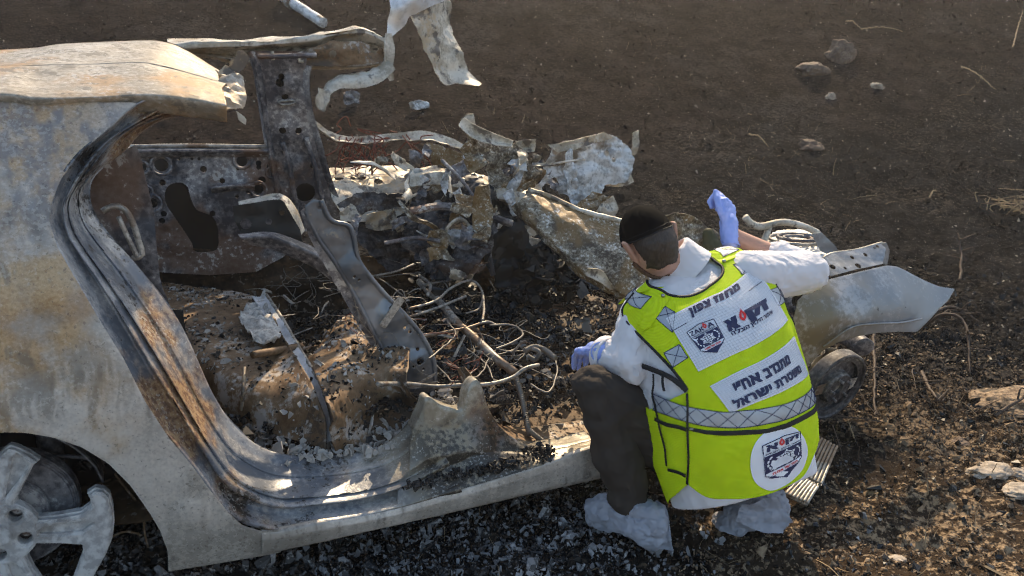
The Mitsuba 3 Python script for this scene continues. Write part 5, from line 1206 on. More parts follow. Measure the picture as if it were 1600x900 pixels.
sc = shoe_cover(toe_l, heel_l, ankle_l + np.array([.0, -.02, -.035]), 3, 'pale crumpled plastic shoe cover on the left foot')
add('gathered_hem', panel([[1.126,-0.136,0.089],[1.164,-0.162,0.133],[1.181,-0.183,0.124],[1.180,-0.223,0.063],[1.170,-0.245,0.012],[1.129,-0.205,0.011],[1.119,-0.168,0.046]], step=.007, jag=.004, crumple=.02, freq=18, seed=131, th=.001), 'film', 60, sc)
sc = shoe_cover(toe_r, heel_r, ankle_r + np.array([.0, -.0, -.02]), 7, 'pale crumpled plastic shoe cover under the hips')
add('gathered_hem', panel([[1.360,-0.299,0.145],[1.447,-0.329,0.172],[1.487,-0.365,0.106],[1.461,-0.364,0.071],[1.403,-0.339,0.071],[1.339,-0.303,0.101]], step=.007, jag=.004, crumple=.02, freq=18, seed=133, th=.001), 'film', 60, sc)


# gloved hands
def glove(wrist, palm_dir, back_dir, fingers, thumb, size=1.0, label=None):
    """Palm and five fingers; palm_dir from wrist to knuckles, back_dir out of the back of the hand; finger bends in degrees."""
    d = palm_dir / np.linalg.norm(palm_dir)
    n = back_dir - d * (back_dir @ d); n /= np.linalg.norm(n)
    s = np.cross(d, n)            # towards the little finger or the thumb, by hand
    k = size
    bones_ = []
    knuck = []
    for i, off in enumerate((-.030, -.010, .010, .029)):
        kn = wrist + d * (.088, .093, .090, .080)[i] * k + s * off * k
        knuck.append(kn)
        bones_.append(((wrist + s * off * .6 * k + d * .015 * k, .017 * k), (kn, .0125 * k)))
        if i:
            bones_.append(((knuck[i - 1] - d * .012 * k, .0125 * k), (kn - d * .012 * k, .0125 * k)))
            bones_.append(((knuck[i - 1] - d * .04 * k, .015 * k), (kn - d * .04 * k, .015 * k)))
    bones_.append(((wrist - d * .05 * k, .030 * k), (wrist + d * .02 * k, .031 * k)))
    lens = ((.042, .026, .021), (.047, .030, .022), (.044, .028, .022), (.034, .021, .019))
    for i in range(4):
        p = knuck[i]
        ang = 0
        for j in range(3):
            ang += math.radians(fingers[i][j])
            q = p + (d * math.cos(ang) - n * math.sin(ang) + s * (fingers[i][3] if len(fingers[i]) > 3 else 0)) * lens[i][j] * k
            bones_.append(((p, (.0105, .0098, .009)[j] * k), (q, (.0098, .009, .0078)[j] * k)))
            p = q
    sg = thumb[0]
    p = wrist + d * .025 * k + s * sg * .024 * k
    for (a1, a2), ln, r0, r1 in zip(thumb[1], (.042, .034, .028), (.015, .012, .0105), (.012, .0105, .009)):
        q = p + (d * math.cos(a1) * math.cos(a2) + s * sg * math.sin(a1) * math.cos(a2) - n * math.sin(a2)) * ln * k
        bones_.append(((p, r0 * k), (q, r1 * k)))
        p = q
    g = hull_limbs(bones_, .0035, 5)
    g = displaced(g, .0012, 45, 3, .0035, 30)
    gl = add('glove', g, 'nitrile', True, man, label=label)
    a = np.linspace(0, 2 * np.pi, 24)
    c = wrist - d * .062 * k
    add('cuff_bead', tube([c + (.033 * np.cos(x) * s + .031 * np.sin(x) * n) * k for x in a], .0025, 40, 6), 'nitrile', True, gl)
    return gl


hand_d = np.array([[1.604,0.154,0.861],[1.621,0.189,0.930]])
hd = hand_d[1] - hand_d[0]
glove(lerp(wr_r, hand_d[0], .75), hd, -AHEAD * .75 + RIGHT * .65, [(46, 92, 50), (40, 95, 50), (44, 95, 50), (54, 90, 50)], (-1, [(math.radians(30), .15), (math.radians(4), .12), (math.radians(-10), .3)]), .98, 'pale blue nitrile glove on the raised right hand')
hd2 = np.array([[1.068,0.053,0.535],[1.095,0.197,0.490]])
glove(hd2[0], hd2[1] - hd2[0], np.array([0, 0, 1.]), [(25, 30, 20), (28, 30, 20), (30, 34, 20), (34, 36, 20)], (1, [(math.radians(40), .3), (math.radians(20), .3), (0, .3)]), .95, 'blue nitrile glove resting on the knee')

# ---- the vest, laid on the torso: outlines are (angle, height) pairs on its surface
VO = .013


def on_torso(q, off):
    q = np.asarray(q, float)
    w = .0025 * np.sin(q[:, 1] * 38 + 3 * q[:, 0]) * np.clip(1 - np.abs(q[:, 1] - .12) / .3, 0, 1)
    p = torso_pt(q[:, 0], q[:, 1], off)
    return p + (w + .010 * nz(p, 8, 61, 2) + .007 * crease(p * [1, 1, 1.6], 9, 63))[:, None] * (E3 * .8)


def cloth(outline, off, mat, name, parent, step=.02, th=.0015, holes=(), label=None, smooth=True, closed_spline=False):
    """A piece of cloth on the torso; the angle is scaled so that the outline is about metric."""
    sc_ = .22
    ring = np.asarray(outline, float) * [sc_, 1]
    poly = Polygon(spline(ring, 6 * len(ring), True) if closed_spline else ring).buffer(0)
    for h in holes:
        poly = poly.difference(Polygon(np.asarray(h) * [sc_, 1]).buffer(0))
    polys = poly.geoms if hasattr(poly, 'geoms') else [poly]
    out = []
    for g in polys:
        p, f = mesh_2d(g, step)
        out.append(shell(on_torso(p / [sc_, 1], off), f, th))
    return add(name, joined(*out), mat, smooth, parent, label=label)


def seam_line(pts, off, r, mat, name, parent, smooth_curve=True):
    q = spline(np.asarray(pts, float) * [.22, 1], 10 * len(pts)) if smooth_curve else np.asarray(pts, float) * [.22, 1]
    return add(name, tube(on_torso(q / [.22, 1], off), r, max(20, 6 * len(pts)), 6), mat, True, parent)


neckline = [[-1.150,0.606],[-0.711,0.570],[-0.553,0.544],[-0.422,0.531],[-0.278,0.526],[-0.113,0.532],[0.017,0.546],[0.141,0.557],[0.237,0.573],[0.299,0.600],[0.415,0.628]]
hem_px = [[0.793,0.044],[0.573,0.010],[0.340,-0.025],[0.100,-0.035],[-0.100,-0.039],[-0.333,-0.035],[-0.580,-0.023],[-0.876,-0.007],[-1.088,0.033]]
arm_l = [[-0.759,0.281],[-0.786,0.299],[-0.869,0.342],[-0.972,0.378],[-1.102,0.416],[-1.253,0.455],[-1.432,0.493],[-1.576,0.526],[-1.528,0.550],[-1.246,0.578]]
arm_r = [[1.267,0.598],[0.992,0.587],[0.944,0.555],[0.930,0.513],[0.937,0.470],[0.992,0.427],[0.930,0.391],[1.068,0.361]]
vest_outline = neckline + arm_r + [[1.62, .36], [1.75, .2], [1.75, .02]] + hem_px + [[-0.965,0.131],[-0.876,0.199]] + arm_l
vest = cloth(vest_outline, VO, 'neon', 'vest', man, .012, .003, label='neon yellow-green rescue vest')
seam_line(neckline, VO + .001, .0042, 'black_webbing', 'binding', vest)
seam_line(arm_l, VO + .001, .0042, 'black_webbing', 'binding', vest)
seam_line(arm_r[1:], VO + .001, .0032, 'black_webbing', 'binding', vest)
seam_line(hem_px, VO + .001, .0028, 'neon', 'hem', vest)
# side panel with black straps (the left flank) and the vest front
flank = [[-0.766,0.278],[-0.876,0.199],[-1.102,0.036]][::-1]
side_panel = [[flank[0][0], flank[0][1]], [flank[1][0], flank[1][1]], [flank[2][0], flank[2][1]], [-1.50, .25], [-1.75, .28], [-2.3, .25], [-2.4, .02], [-1.9, -.03]]
cloth(side_panel, VO - .004, 'neon', 'side_panel', vest, .012, .003)
front = [[-2.25, .3], [-2.5, .42], [-2.75, .5], [-2.95, .4], [-3.1, .2], [-3.1, .0], [-2.3, -.02]]
cloth(front, VO, 'neon_yellow', 'front_panel', vest, .02, .003)
front = [[2.25, .3], [2.5, .42], [2.75, .5], [2.95, .4], [3.1, .2], [3.1, .0], [1.9, -.02], [1.75, .02], [1.75, .2], [1.62, .34]]
cloth(front, VO, 'neon_yellow', 'front_panel', vest, .02, .003)
scene['shaded_neon'] = principled((0.04, 0.04, 0.016), 0.7)  # neon vest front darkened to olive to stand for shade
chest = np.array([[1.529,0.142,0.826]][0])
add('vest_front_bulge', displaced(hull_limbs([((chest + .015 * E2, .020), (chest - .03 * E2, .028)), ((chest - .03 * E2, .032), (torso_pt(2.45, .50, .0), .04))], .008, 3), .004, 20, 2), 'shaded_neon', True, vest, label='vest front at the shoulder, coloured olive for its shade')  # bulge of the vest front, its shade put into the colour
# straps over the shoulders
for s, t0 in ((-1, -1), (1, 1)):
    p0 = torso_pt(s * .8, SPINE * .93, VO); p1 = torso_pt(s * 2.35, SPINE * .92, VO)
    mid_ = (p0 + p1) / 2 + .012 * E2
    add('shoulder_strap', ribbon([p0, mid_, p1], [.075, .06, .075], 24, .003, .04, .002, 3, side=E1 * .9 + E3 * .1), 'neon_yellow' if s > 0 else 'neon', True, vest)


def quad(px):
    return np.asarray(px, float)


def tape(q, mat='reflective', name='reflective_tape', off=.002, cross=True, parent=None, label=None):
    k = cloth(q, VO + off, mat, name, parent or vest, .012, .001, label=label)
    if cross and len(q) == 4:
        a, b, c, d = np.asarray(q, float)
        for p0, p1 in ((a, c), (b, d), (a, b), (b, c), (c, d), (d, a)):
            seam_line([p0, lerp(p0, p1, .5), p1], VO + off + .001, .0009, 'navy_ink', 'stitching', k)
    return k


tape([[-1.370,0.595],[-0.827,0.552],[-1.082,0.526],[-1.562,0.572]])
tape([[-0.876,0.493],[-0.670,0.514],[-0.573,0.491],[-0.704,0.439]])
tape([[-0.924,0.391],[-0.670,0.403],[-0.621,0.363],[-0.855,0.347]])
tape([[0.697,0.621],[1.226,0.608],[0.951,0.593],[0.470,0.598]])
tape([[0.402,0.570],[0.711,0.562],[0.628,0.527],[0.361,0.536]])
tape([[0.628,0.467],[1.123,0.462],[1.102,0.424],[0.649,0.421]])
cloth([[-0.676,0.550],[-0.553,0.534],[-0.992,0.468],[-1.150,0.463],[-1.239,0.485]], VO + .004, 'neon', 'strap_flap', vest, .01, .002)
cloth([[0.409,0.626],[0.278,0.587],[0.587,0.582],[1.219,0.564],[1.233,0.578],[0.628,0.588],[0.333,0.595]], VO + .004, 'neon_yellow', 'strap_flap', vest, .01, .002)
for q in [[-0.635,0.544],[0.340,0.588]]:
    dn_ = trimesh.creation.icosphere(2, .006)
    dn_.apply_translation(on_torso([q], VO + .007)[0])
    add('snap', dn_, 'steel_snap', True, vest)

# waist band of reflective tape with its crossed stitching, and the zip below it
bt = [[-1.322,0.294],[-1.068,0.265],[-0.841,0.240],[-0.621,0.220],[-0.395,0.200],[-0.196,0.191],[-0.003,0.181],[0.182,0.176],[0.415,0.177],[0.724,0.186],[1.040,0.196]]
bb_ = [[-1.370,0.248],[-1.116,0.225],[-0.896,0.202],[-0.670,0.179],[-0.436,0.161],[-0.230,0.148],[-0.024,0.140],[0.155,0.135],[0.436,0.138],[0.766,0.146],[1.040,0.158]]
band = cloth(bt + bb_[::-1], VO + .003, 'reflective', 'waist_band', vest, .010, .0012, label='reflective grey band round the waist')
for e in (bt, bb_):
    seam_line(e, VO + .0045, .0011, 'navy_ink', 'stitching', band)
nX = 11
for k in range(nX):
    f0, f1 = k / nX, (k + 1) / nX
    at_ = lambda e, f: spline(np.asarray(e), 111)[int(f * 110)]
    seam_line([at_(bt, f0), lerp(at_(bt, f0), at_(bb_, f1), .5), at_(bb_, f1)], VO + .0045, .0009, 'navy_ink', 'stitching', band)
    seam_line([at_(bb_, f0), lerp(at_(bb_, f0), at_(bt, f1), .5), at_(bt, f1)], VO + .0045, .0009, 'navy_ink', 'stitching', band)
zt = [[-0.855,0.184],[-0.649,0.166],[-0.450,0.153],[-0.175,0.138],[0.003,0.126],[0.182,0.125],[0.422,0.130],[0.738,0.136],[1.040,0.151]]
zb = [[-0.869,0.176],[-0.663,0.156],[-0.457,0.141],[-0.189,0.126],[0.003,0.115],[0.182,0.112],[0.429,0.117],[0.724,0.122],[1.033,0.133]]
zip_ = cloth(zt + zb[::-1], VO + .004, 'black_webbing', 'zip', vest, .008, .0015, label='black zip of the back pocket')
zp = on_torso([[-0.848,0.177]], VO + .010)[0]
add('zip_pull', tube([zp, zp + .008 * E1, zp + .016 * E1 - .002 * E2, zp + .008 * E1 - .004 * E2, zp], .002), 'steel_snap', True, zip_)
# straps on the left flank


def strap(pts, width, mat, name, parent, off=.005):
    g = LineString(spline(np.asarray(pts, float) * [.22, 1], 8 * len(pts))).buffer(width / 2, cap_style=2)
    p, f = mesh_2d(g, .008)
    return add(name, shell(on_torso(p / [.22, 1], VO + off), f, .002), mat, True, parent)


for q, w_ in (([[-0.773,0.271],[-0.834,0.214],[-0.924,0.148],[-1.006,0.080],[-1.109,0.033]], .006), ([[-1.356,0.371],[-1.178,0.355],[-0.972,0.330],[-0.855,0.306],[-0.766,0.278]], .015), ([[-1.178,0.342],[-1.226,0.315],[-1.308,0.286],[-1.301,0.261],[-1.308,0.230]], .006), ([[-1.377,0.222],[-1.178,0.202],[-1.020,0.191],[-0.903,0.179]], .010), ([[-1.308,0.230],[-1.329,0.191],[-1.342,0.140],[-1.377,0.090]], .006), ([[-1.384,0.079],[-1.198,0.069],[-1.088,0.056]], .008), ([[-1.013,0.345],[-1.068,0.311],[-1.082,0.291]], .008)):
    strap(q, w_, 'black_webbing', 'side_strap', vest)
add('care_tag', panel(on_torso([[-1.370,0.368],[-1.418,0.347],[-1.308,0.340],[-1.274,0.358]], VO + .02) - .012 * E1, step=.006, th=.001), 'white_cotton', 40, vest)

# printed labels
GLYPHS = {
    'א': (121,[[10,118,31,118,75,53,82,57,89,73,90,118,108,118,108,79,106,68,98,51,85,39,110,0,89,0,43,68,34,59,30,47,29,0,11,0,11,42,13,53,22,71,34,81]]),
    'ב': (109,[[6,16,70,17,70,83,67,93,62,98,54,101,6,101,6,118,57,118,69,115,79,109,85,100,88,88,88,17,104,16,104,0,6,-1]]),
    'ד': (104,[[1,102,1,118,99,118,99,101,81,100,81,-1,63,-1,63,101]]),
    'ה': (130,[[17,118,83,118,95,115,106,108,111,100,114,88,114,-1,96,-1,96,83,93,93,88,98,80,101,17,101],[17,70,35,70,35,-1,17,-1]]),
    'ו': (52,[[17,118,35,118,35,0,17,0]]),
    'ז': (60,[[5,101,5,118,55,118,55,103,44,94,38,78,38,0,20,0,20,77,25,92,32,100]]),
    'ח': (134,[[17,118,87,118,99,115,110,108,115,100,118,88,118,-1,100,-1,100,83,97,93,92,98,84,101,35,100,35,-1,17,-1]]),
    'ט': (135,[[15,118,33,118,33,51,35,40,40,28,46,20,63,13,76,13,93,20,102,34,106,51,106,82,102,96,92,103,76,102,64,97,64,114,81,120,96,120,107,117,116,109,120,102,124,86,125,49,120,28,114,17,104,7,84,-2,60,-3,46,0,28,12,19,28,15,47]]),
    'י': (47,[[15,118,33,118,33,59,24,42,15,42]]),
    'ל': (102,[[3,101,3,151,21,151,22,118,95,118,95,103,57,-1,39,-1,39,2,75,100]]),
    'מ': (129,[[10,0,19,78,11,118,29,118,33,103,47,115,62,120,84,119,99,112,109,100,113,87,113,0,61,0,61,17,95,18,95,82,89,97,81,102,74,104,56,102,42,90,35,67,28,0]]),
    'ן': (59,[[4,101,4,118,28,117,35,113,42,103,43,-48,25,-48,25,93,18,101]]),
    'נ': (79,[[5,16,45,17,45,93,38,101,12,101,12,118,48,117,59,109,63,98,63,-1,6,-1]]),
    'ס': (136,[[7,101,7,118,79,118,95,114,107,107,114,100,121,88,126,68,124,37,115,17,99,3,80,-3,57,-2,37,7,24,22,17,42,16,71,21,100],[34,52,38,34,42,25,49,18,64,13,76,13,87,16,100,26,106,40,108,67,105,80,97,93,82,100,40,101,34,73]]),
    'פ': (120,[[10,118,69,117,88,109,100,97,109,75,110,50,108,39,101,22,88,8,69,0,10,-1,10,16,63,16,76,20,85,30,92,51,90,76,86,86,79,94,61,101,29,101,29,76,36,66,43,63,53,63,53,47,41,46,24,51,16,59,11,71]]),
    'ץ': (96,[[1,118,20,118,44,51,62,57,70,69,75,117,94,118,90,75,84,55,73,44,45,33,45,-48,27,-48,27,48]]),
    'צ': (112,[[5,16,74,17,7,118,28,118,68,57,77,63,83,78,84,118,102,118,102,84,100,73,92,56,77,43,96,14,96,-1,5,-1]]),
    'ק': (126,[[16,101,16,118,119,118,119,103,81,0,63,0,63,3,99,100],[16,73,34,73,34,-48,16,-48]]),
    'ר': (108,[[2,102,2,118,61,118,73,115,83,109,89,100,92,88,92,-1,74,-1,74,83,71,93,66,98,58,101]]),
    'ש': (141,[[8,118,26,118,32,58,51,64,58,71,62,81,65,118,83,118,81,86,76,65,72,59,61,50,33,41,36,16,72,17,84,21,96,29,104,41,111,60,116,117,135,118,130,65,126,47,118,29,107,15,92,5,75,0,18,0]]),
    'ת': (133,[[7,16,18,16,22,18,27,29,27,100,8,101,8,118,86,118,98,115,109,108,114,100,117,88,117,-1,99,-1,99,83,96,93,91,98,83,101,45,100,45,27,39,9,31,2,25,0,7,-1]]),
    '״': (73,[[39,69,49,118,68,118,69,112,53,70],[3,69,12,118,31,118,32,112,16,70]]),
}


def hebrew(text, bold=6):
    """Lettering of a line of Hebrew as one shapely shape: cap height 118, reading right to left."""
    x, out = 0, []
    for ch in reversed(text):
        if ch == ' ':
            x += 55
            continue
        adv, rings = GLYPHS[ch]
        g = Polygon()
        for r_ in rings:
            g = g.symmetric_difference(Polygon(np.array(r_).reshape(-1, 2)).buffer(0))
        out.append(shapely.affinity.translate(g.buffer(bold, join_style=2), x, 0))
        x += adv + bold
    return shapely.union_all(out)


def latin(text):
    m = meshkit.text_mesh(text, 100, 1.0, bold=True)
    v, f = np.array(m.vertices), np.array(m.faces)
    f = f[(v[f][:, :, 2] > .5).all(1)]
    return shapely.union_all([Polygon(t).buffer(.3) for t in v[f][:, :, :2]])


def place(shape, q, off, mat, name, parent, fit=None, label=None):
    """The 2-D shape stretched over the quad q (top left, top right, bottom right, bottom left on the torso)."""
    x0, y0, x1, y1 = fit or shape.bounds
    tl, tr_, br, bl = np.asarray(q, float)
    shape = shape.segmentize(max(x1 - x0, y1 - y0) / 26)
    out = []
    for g in (shape.geoms if hasattr(shape, 'geoms') else [shape]):
        if g.is_empty or g.area < 1e-9:
            continue
        p, f = trimesh.creation.triangulate_polygon(g, engine='earcut')
        f = np.asarray(f)
        a = p[f]
        ar = np.cross(a[:, 1] - a[:, 0], a[:, 2] - a[:, 0])
        f = np.where(ar[:, None] < 0, f[:, ::-1], f)
        u_ = ((p[:, 0] - x0) / (x1 - x0))[:, None]; w_ = ((p[:, 1] - y0) / (y1 - y0))[:, None]
        st = (tl * (1 - u_) + tr_ * u_) * w_ + (bl * (1 - u_) + br * u_) * (1 - w_)
        out.append(shell(on_torso(st, off), f, .0006))
    return add(name, joined(*out), mat, False, parent, label=label)


def grid_lines(q, nu, nv, off, parent):
    """The woven squares of a reflective patch."""
    out = []
    tl, tr_, br, bl = np.asarray(q, float)
    for k in range(1, nu):
        a, b = lerp(tl, tr_, k / nu), lerp(bl, br, k / nu)
        out.append(tube(on_torso(np.linspace(a, b, 14), off), .00045, 14, 4))
    for k in range(1, nv):
        a, b = lerp(tl, bl, k / nv), lerp(tr_, br, k / nv)
        out.append(tube(on_torso(np.linspace(a, b, 20), off), .00045, 20, 4))
    return add('weave_lines', joined(*out), 'label_grid', True, parent, kind='stuff')


flame = Polygon([(0, -50), (16, -34), (22, -10), (16, 14), (6, 30), (2, 55), (-8, 34), (-20, 12), (-22, -12), (-14, -36)])
flame_cut = Polygon([(-2, -30), (6, -14), (4, 6), (0, 24), (-6, 4), (-8, -14)])


def globe_wreath():
    """Globe of latitude and longitude lines over a six-pointed star, between two laurel branches."""
    disc_ = Point(0, 0).buffer(25)
    cut = [LineString([(-26, yy), (26, yy)]).buffer(1.5) for yy in (-13, 0, 13)] + [LineString([(0, -26), (0, 26)]).buffer(1.5)]
    e_ = shapely.affinity.scale(Point(0, 0).buffer(25), .55, 1)
    cut.append(e_.difference(shapely.affinity.scale(Point(0, 0).buffer(22.5), .45, 1)))
    parts_ = [disc_.difference(shapely.union_all(cut))]
    for r0 in (90, 270):
        t_ = Polygon([(36 * math.cos(math.radians(r0 + 120 * k)), 36 * math.sin(math.radians(r0 + 120 * k))) for k in range(3)])
        parts_.append(t_.difference(Point(0, 0).buffer(26)))
    for s in (-1, 1):
        for k in range(5):
            a = math.radians(-60 + 26 * k)
            x_, y_ = s * (47 + 3 * math.cos(a)) * math.cos(a * .75), 34 * math.sin(a)
            lf = shapely.affinity.rotate(shapely.affinity.scale(Point(0, 0).buffer(6), .5, 1.05), s * (-30 + 16 * k))
            parts_.append(shapely.affinity.translate(lf, x_, y_))
    return shapely.union_all(parts_).buffer(0)


def badge(q, parent, head, small, off):
    """The shield: name, small line, navy field with globe and laurels, red motto, navy tip; drawn in a 100 x 130 box mapped on the quad q."""
    fit = (0, 0, 100, 130)
    edge = Polygon([(0, 122), (50, 130), (100, 122), (100, 34), (50, 0), (0, 34)])
    bk = place(edge, q, off, 'label_white', 'badge', parent, fit)
    place(edge.difference(edge.buffer(-2.2)), q, off + .0008, 'navy_ink', 'outline', bk, fit)
    place(shapely.box(3, 40, 97, 88), q, off + .0008, 'navy_ink', 'field', bk, fit)
    place(shapely.affinity.translate(shapely.affinity.scale(globe_wreath(), .82, .64, origin=(0, 0)), 50, 64), q, off + .0016, 'label_white', 'globe_and_laurels', bk, fit)
    place(Polygon([(8, 25), (92, 25), (50, 2)]), q, off + .0008, 'navy_ink', 'tip', bk, fit)

    def fit_text(shape, x0, y0, x1, y1, mat, nm):
        a, b, c, d = shape.bounds
        shape = shapely.affinity.translate(shape, -a, -b)
        shape = shapely.affinity.scale(shape, (x1 - x0) / (c - a), (y1 - y0) / (d - b), origin=(0, 0))
        place(shapely.affinity.translate(shape, x0, y0), q, off + .0008, mat, nm, bk, fit)
    if head == 'latin':
        fit_text(latin('ZAK'), 6, 98, 56, 116, 'navy_ink', 'lettering')
        fit_text(latin('A'), 70, 98, 92, 116, 'navy_ink', 'lettering')
        fit_text(flame.difference(flame_cut), 56, 102, 69, 128, 'red_ink', 'flame')
        fit_text(latin(small), 6, 90.5, 94, 95, 'navy_ink', 'lettering')
    else:
        fit_text(hebrew('זק', 9), 50, 99, 95, 118, 'navy_ink', 'lettering')
        fit_text(hebrew('א', 9), 8, 99, 32, 118, 'navy_ink', 'lettering')
        fit_text(flame.difference(flame_cut), 34, 102, 48, 126, 'red_ink', 'flame')
        fit_text(hebrew(small, 6), 6, 90, 94, 96, 'navy_ink', 'lettering')
    fit_text(hebrew('חסד של אמת', 5), 18, 28.5, 82, 36.5, 'red_ink', 'lettering')
    return bk


def label_patch(q, name, label, off=.003):
    return cloth(q, VO + off, 'label_white', name, vest, .012, .0012, label=label)


L1 = [[-0.724,0.481],[0.567,0.541],[0.752,0.380],[-0.553,0.320]]
lab = label_patch(L1, 'back_label', 'white reflective label with dark blue Hebrew lettering and a shield')
grid_lines(L1, 40, 22, VO + .0046, lab)
place(hebrew('מחוז צפון', 12), [[-0.395,0.491],[0.230,0.521],[0.209,0.496],[-0.409,0.462]], VO + .0058, 'navy_ink', 'lettering', lab)
seam_line([[-0.704,0.442],[-0.477,0.454]], VO + .0055, .001, 'navy_ink', 'stitching', lab, False)
seam_line([[0.292,0.488],[0.553,0.496]], VO + .0055, .001, 'navy_ink', 'stitching', lab, False)
place(hebrew('זק', 17), [[0.120,0.444],[0.470,0.452],[0.464,0.417],[0.141,0.407]], VO + .0058, 'navy_ink', 'lettering', lab)
place(hebrew('א', 17), [[-0.086,0.432],[0.038,0.442],[0.031,0.407],[-0.086,0.401]], VO + .0058, 'navy_ink', 'lettering', lab)
place(flame.difference(flame_cut), [[0.058,0.452],[0.127,0.454],[0.120,0.421],[0.045,0.416]], VO + .0058, 'red_ink', 'flame', lab)
place(hebrew('איתור חילוץ הצלה', 5), [[-0.065,0.403],[0.484,0.421],[0.477,0.406],[-0.065,0.386]], VO + .0058, 'navy_ink', 'lettering', lab)
badge([[-0.539,0.434],[-0.168,0.452],[-0.141,0.363],[-0.422,0.347]], lab, 'latin', 'RESCUE AND RECOVERY', VO + .0056)
L2 = [[-0.477,0.276],[0.745,0.337],[0.889,0.230],[-0.333,0.194]]
lab = label_patch(L2, 'back_label', 'lower white reflective label with two lines of Hebrew')
grid_lines(L2, 36, 18, VO + .0046, lab)
place(hebrew('מתנדב אח״י', 11), [[-0.230,0.266],[0.464,0.299],[0.470,0.274],[-0.216,0.237]], VO + .0058, 'navy_ink', 'lettering', lab)
place(hebrew('משטרת ישראל', 11), [[-0.292,0.225],[0.621,0.269],[0.642,0.243],[-0.271,0.199]], VO + .0058, 'navy_ink', 'lettering', lab)
rb = [[-0.230,0.056],[-0.168,0.090],[-0.065,0.113],[0.038,0.123],[0.175,0.120],[0.319,0.100],[0.429,0.066],[0.464,0.028],[0.361,-0.005],[0.196,-0.025],[0.024,-0.036],[-0.093,-0.033],[-0.209,-0.008],[-0.244,0.021]]
lab = cloth(rb, VO + .003, 'label_white', 'round_patch', vest, .012, .0012, label='round reflective patch with a shield', closed_spline=True)
badge([[-0.079,0.094],[0.361,0.097],[0.306,-0.002],[-0.120,-0.028]], lab, 'hebrew', 'איתור חילוץ הצלה', VO + .0056)


# ---------------------------------------------------------------- loose things on the ground and the slope
def on_ground(x, y, up=0.0):
    return np.array([x, y, float(ground_z(x, y)) + up])


def put_rock(name, label, spot, size, seed, mat, cat='rock', group=None, flat=1.0, sub=4, sink=-.10):
    k = thing(name, label, cat, group)
    m = rock(size, seed, sub, flat)
    p = on_ground(spot[0], spot[1], size[2] * flat * sink)
    m.apply_translation(p)
    scene[k] = mikit.ply(m, mat, smooth=30)
    return k


put_rock('boulder', 'round brown boulder high on the burnt slope at right', (5.811, 3.858), (.30, .26, .34), 3, 'brown_stone', sink=-.10)
put_rock('boulder', 'flat brown stone leaning left of the round boulder on the slope', (5.402, 3.763), (.34, .24, .18), 5, 'brown_stone')
put_rock('stone', 'pale stone on the slope below the boulders', (5.773, 3.339), (.13, .11, .10), 8, 'pale_stone', 'stone')
put_rock('stone', 'small pale stone left of the larger pale stone on the slope', (5.289, 3.392), (.10, .08, .08), 9, 'pale_stone', 'stone')
put_rock('stone', 'brown lump of earth half way down the right slope', (4.577, 2.853), (.22, .18, .14), 12, 'brown_stone', 'stone')
put_rock('flat_stone', 'large flat beige stone near the right edge', (2.439, -0.295), (.15, .10, .05), 14, 'pale_stone', 'stone')
put_rock('flat_stone', 'flat beige stone cut by the right edge', (2.418, -0.412), (.12, .07, .035), 16, 'pale_stone', 'stone')
put_rock('flat_stone', 'pale stone above the one cut by the right edge', (2.569, -0.320), (.08, .07, .04), 17, 'pale_stone', 'stone')
put_rock('stone', 'small pale stone in front of the crouching person', (1.787, -0.478), (.055, .05, .03), 18, 'pale_stone', 'stone')
put_rock('stone', 'grey stone at the lower right corner', (2.562, -0.091), (.07, .06, .045), 21, 'brown_stone', 'stone')
put_rock('earth_mound', 'mound of unburnt orange earth at the right edge', (3.057, 0.025), (.34, .26, .13), 23, 'straw_earth', 'earth', sub=5, sink=-.10)
gc = thing('grass_clump', 'half-burnt clump of dry grass at the right edge of the slope', 'grass')
cg = on_ground(*(5.488, 1.728))
r = np.random.default_rng(6)
for k in range(60):
    b_ = cg + r.normal(size=3) * [.14, .12, .01]
    add('blade', tube([b_, b_ + r.normal(size=3) * [.06, .06, .02] + [0, 0, .05], b_ + r.normal(size=3) * [.12, .12, .02] + [0, 0, .07]], [.005, .0015], 8, 4), 'straw' if k % 3 else 'scorched_twig', True, gc)
for k, (q, s_, lb) in enumerate((((1.786, 4.240), (.15, .05, .05), 'pale scrap of metal lying on the slope right of the curled strip'), ((1.299, 4.497), (.13, .10, .08), 'dark scrap lump on the slope left of the pale scrap'))):
    c = on_ground(*q, .04)
    e = thing('scrap', lb, 'scrap')
    m = panel(c + np.array([[-.5, 0, -.3], [.5, .1, -.4], [.55, 0, .4], [0, .2, .6], [-.5, .1, .4]]) * [s_[0], s_[1], s_[2] * 1.6], step=.012, jag=.006, crumple=.04, freq=14, seed=140 + k)
    scene[e] = mikit.ply(m, 'strut_white' if k == 0 else 'soot_metal', smooth=50)

# the scaffold-like pipe on the slope at the top left
c0, c1 = np.array(on_ground(*(1.045, 6.354), .05)), np.array(on_ground(*(1.325, 5.713), .05))
pipe = thing('metal_pipe', 'bluish metal pipe lying on the slope above the wreck', 'pipe')
add('tube', tube([c0, c1], .05, wobble=.01), 'strut_white', True, pipe)
add('collar', tube([lerp(c0, c1, .18), lerp(c0, c1, .30)], .072), 'bare_steel', True, pipe)

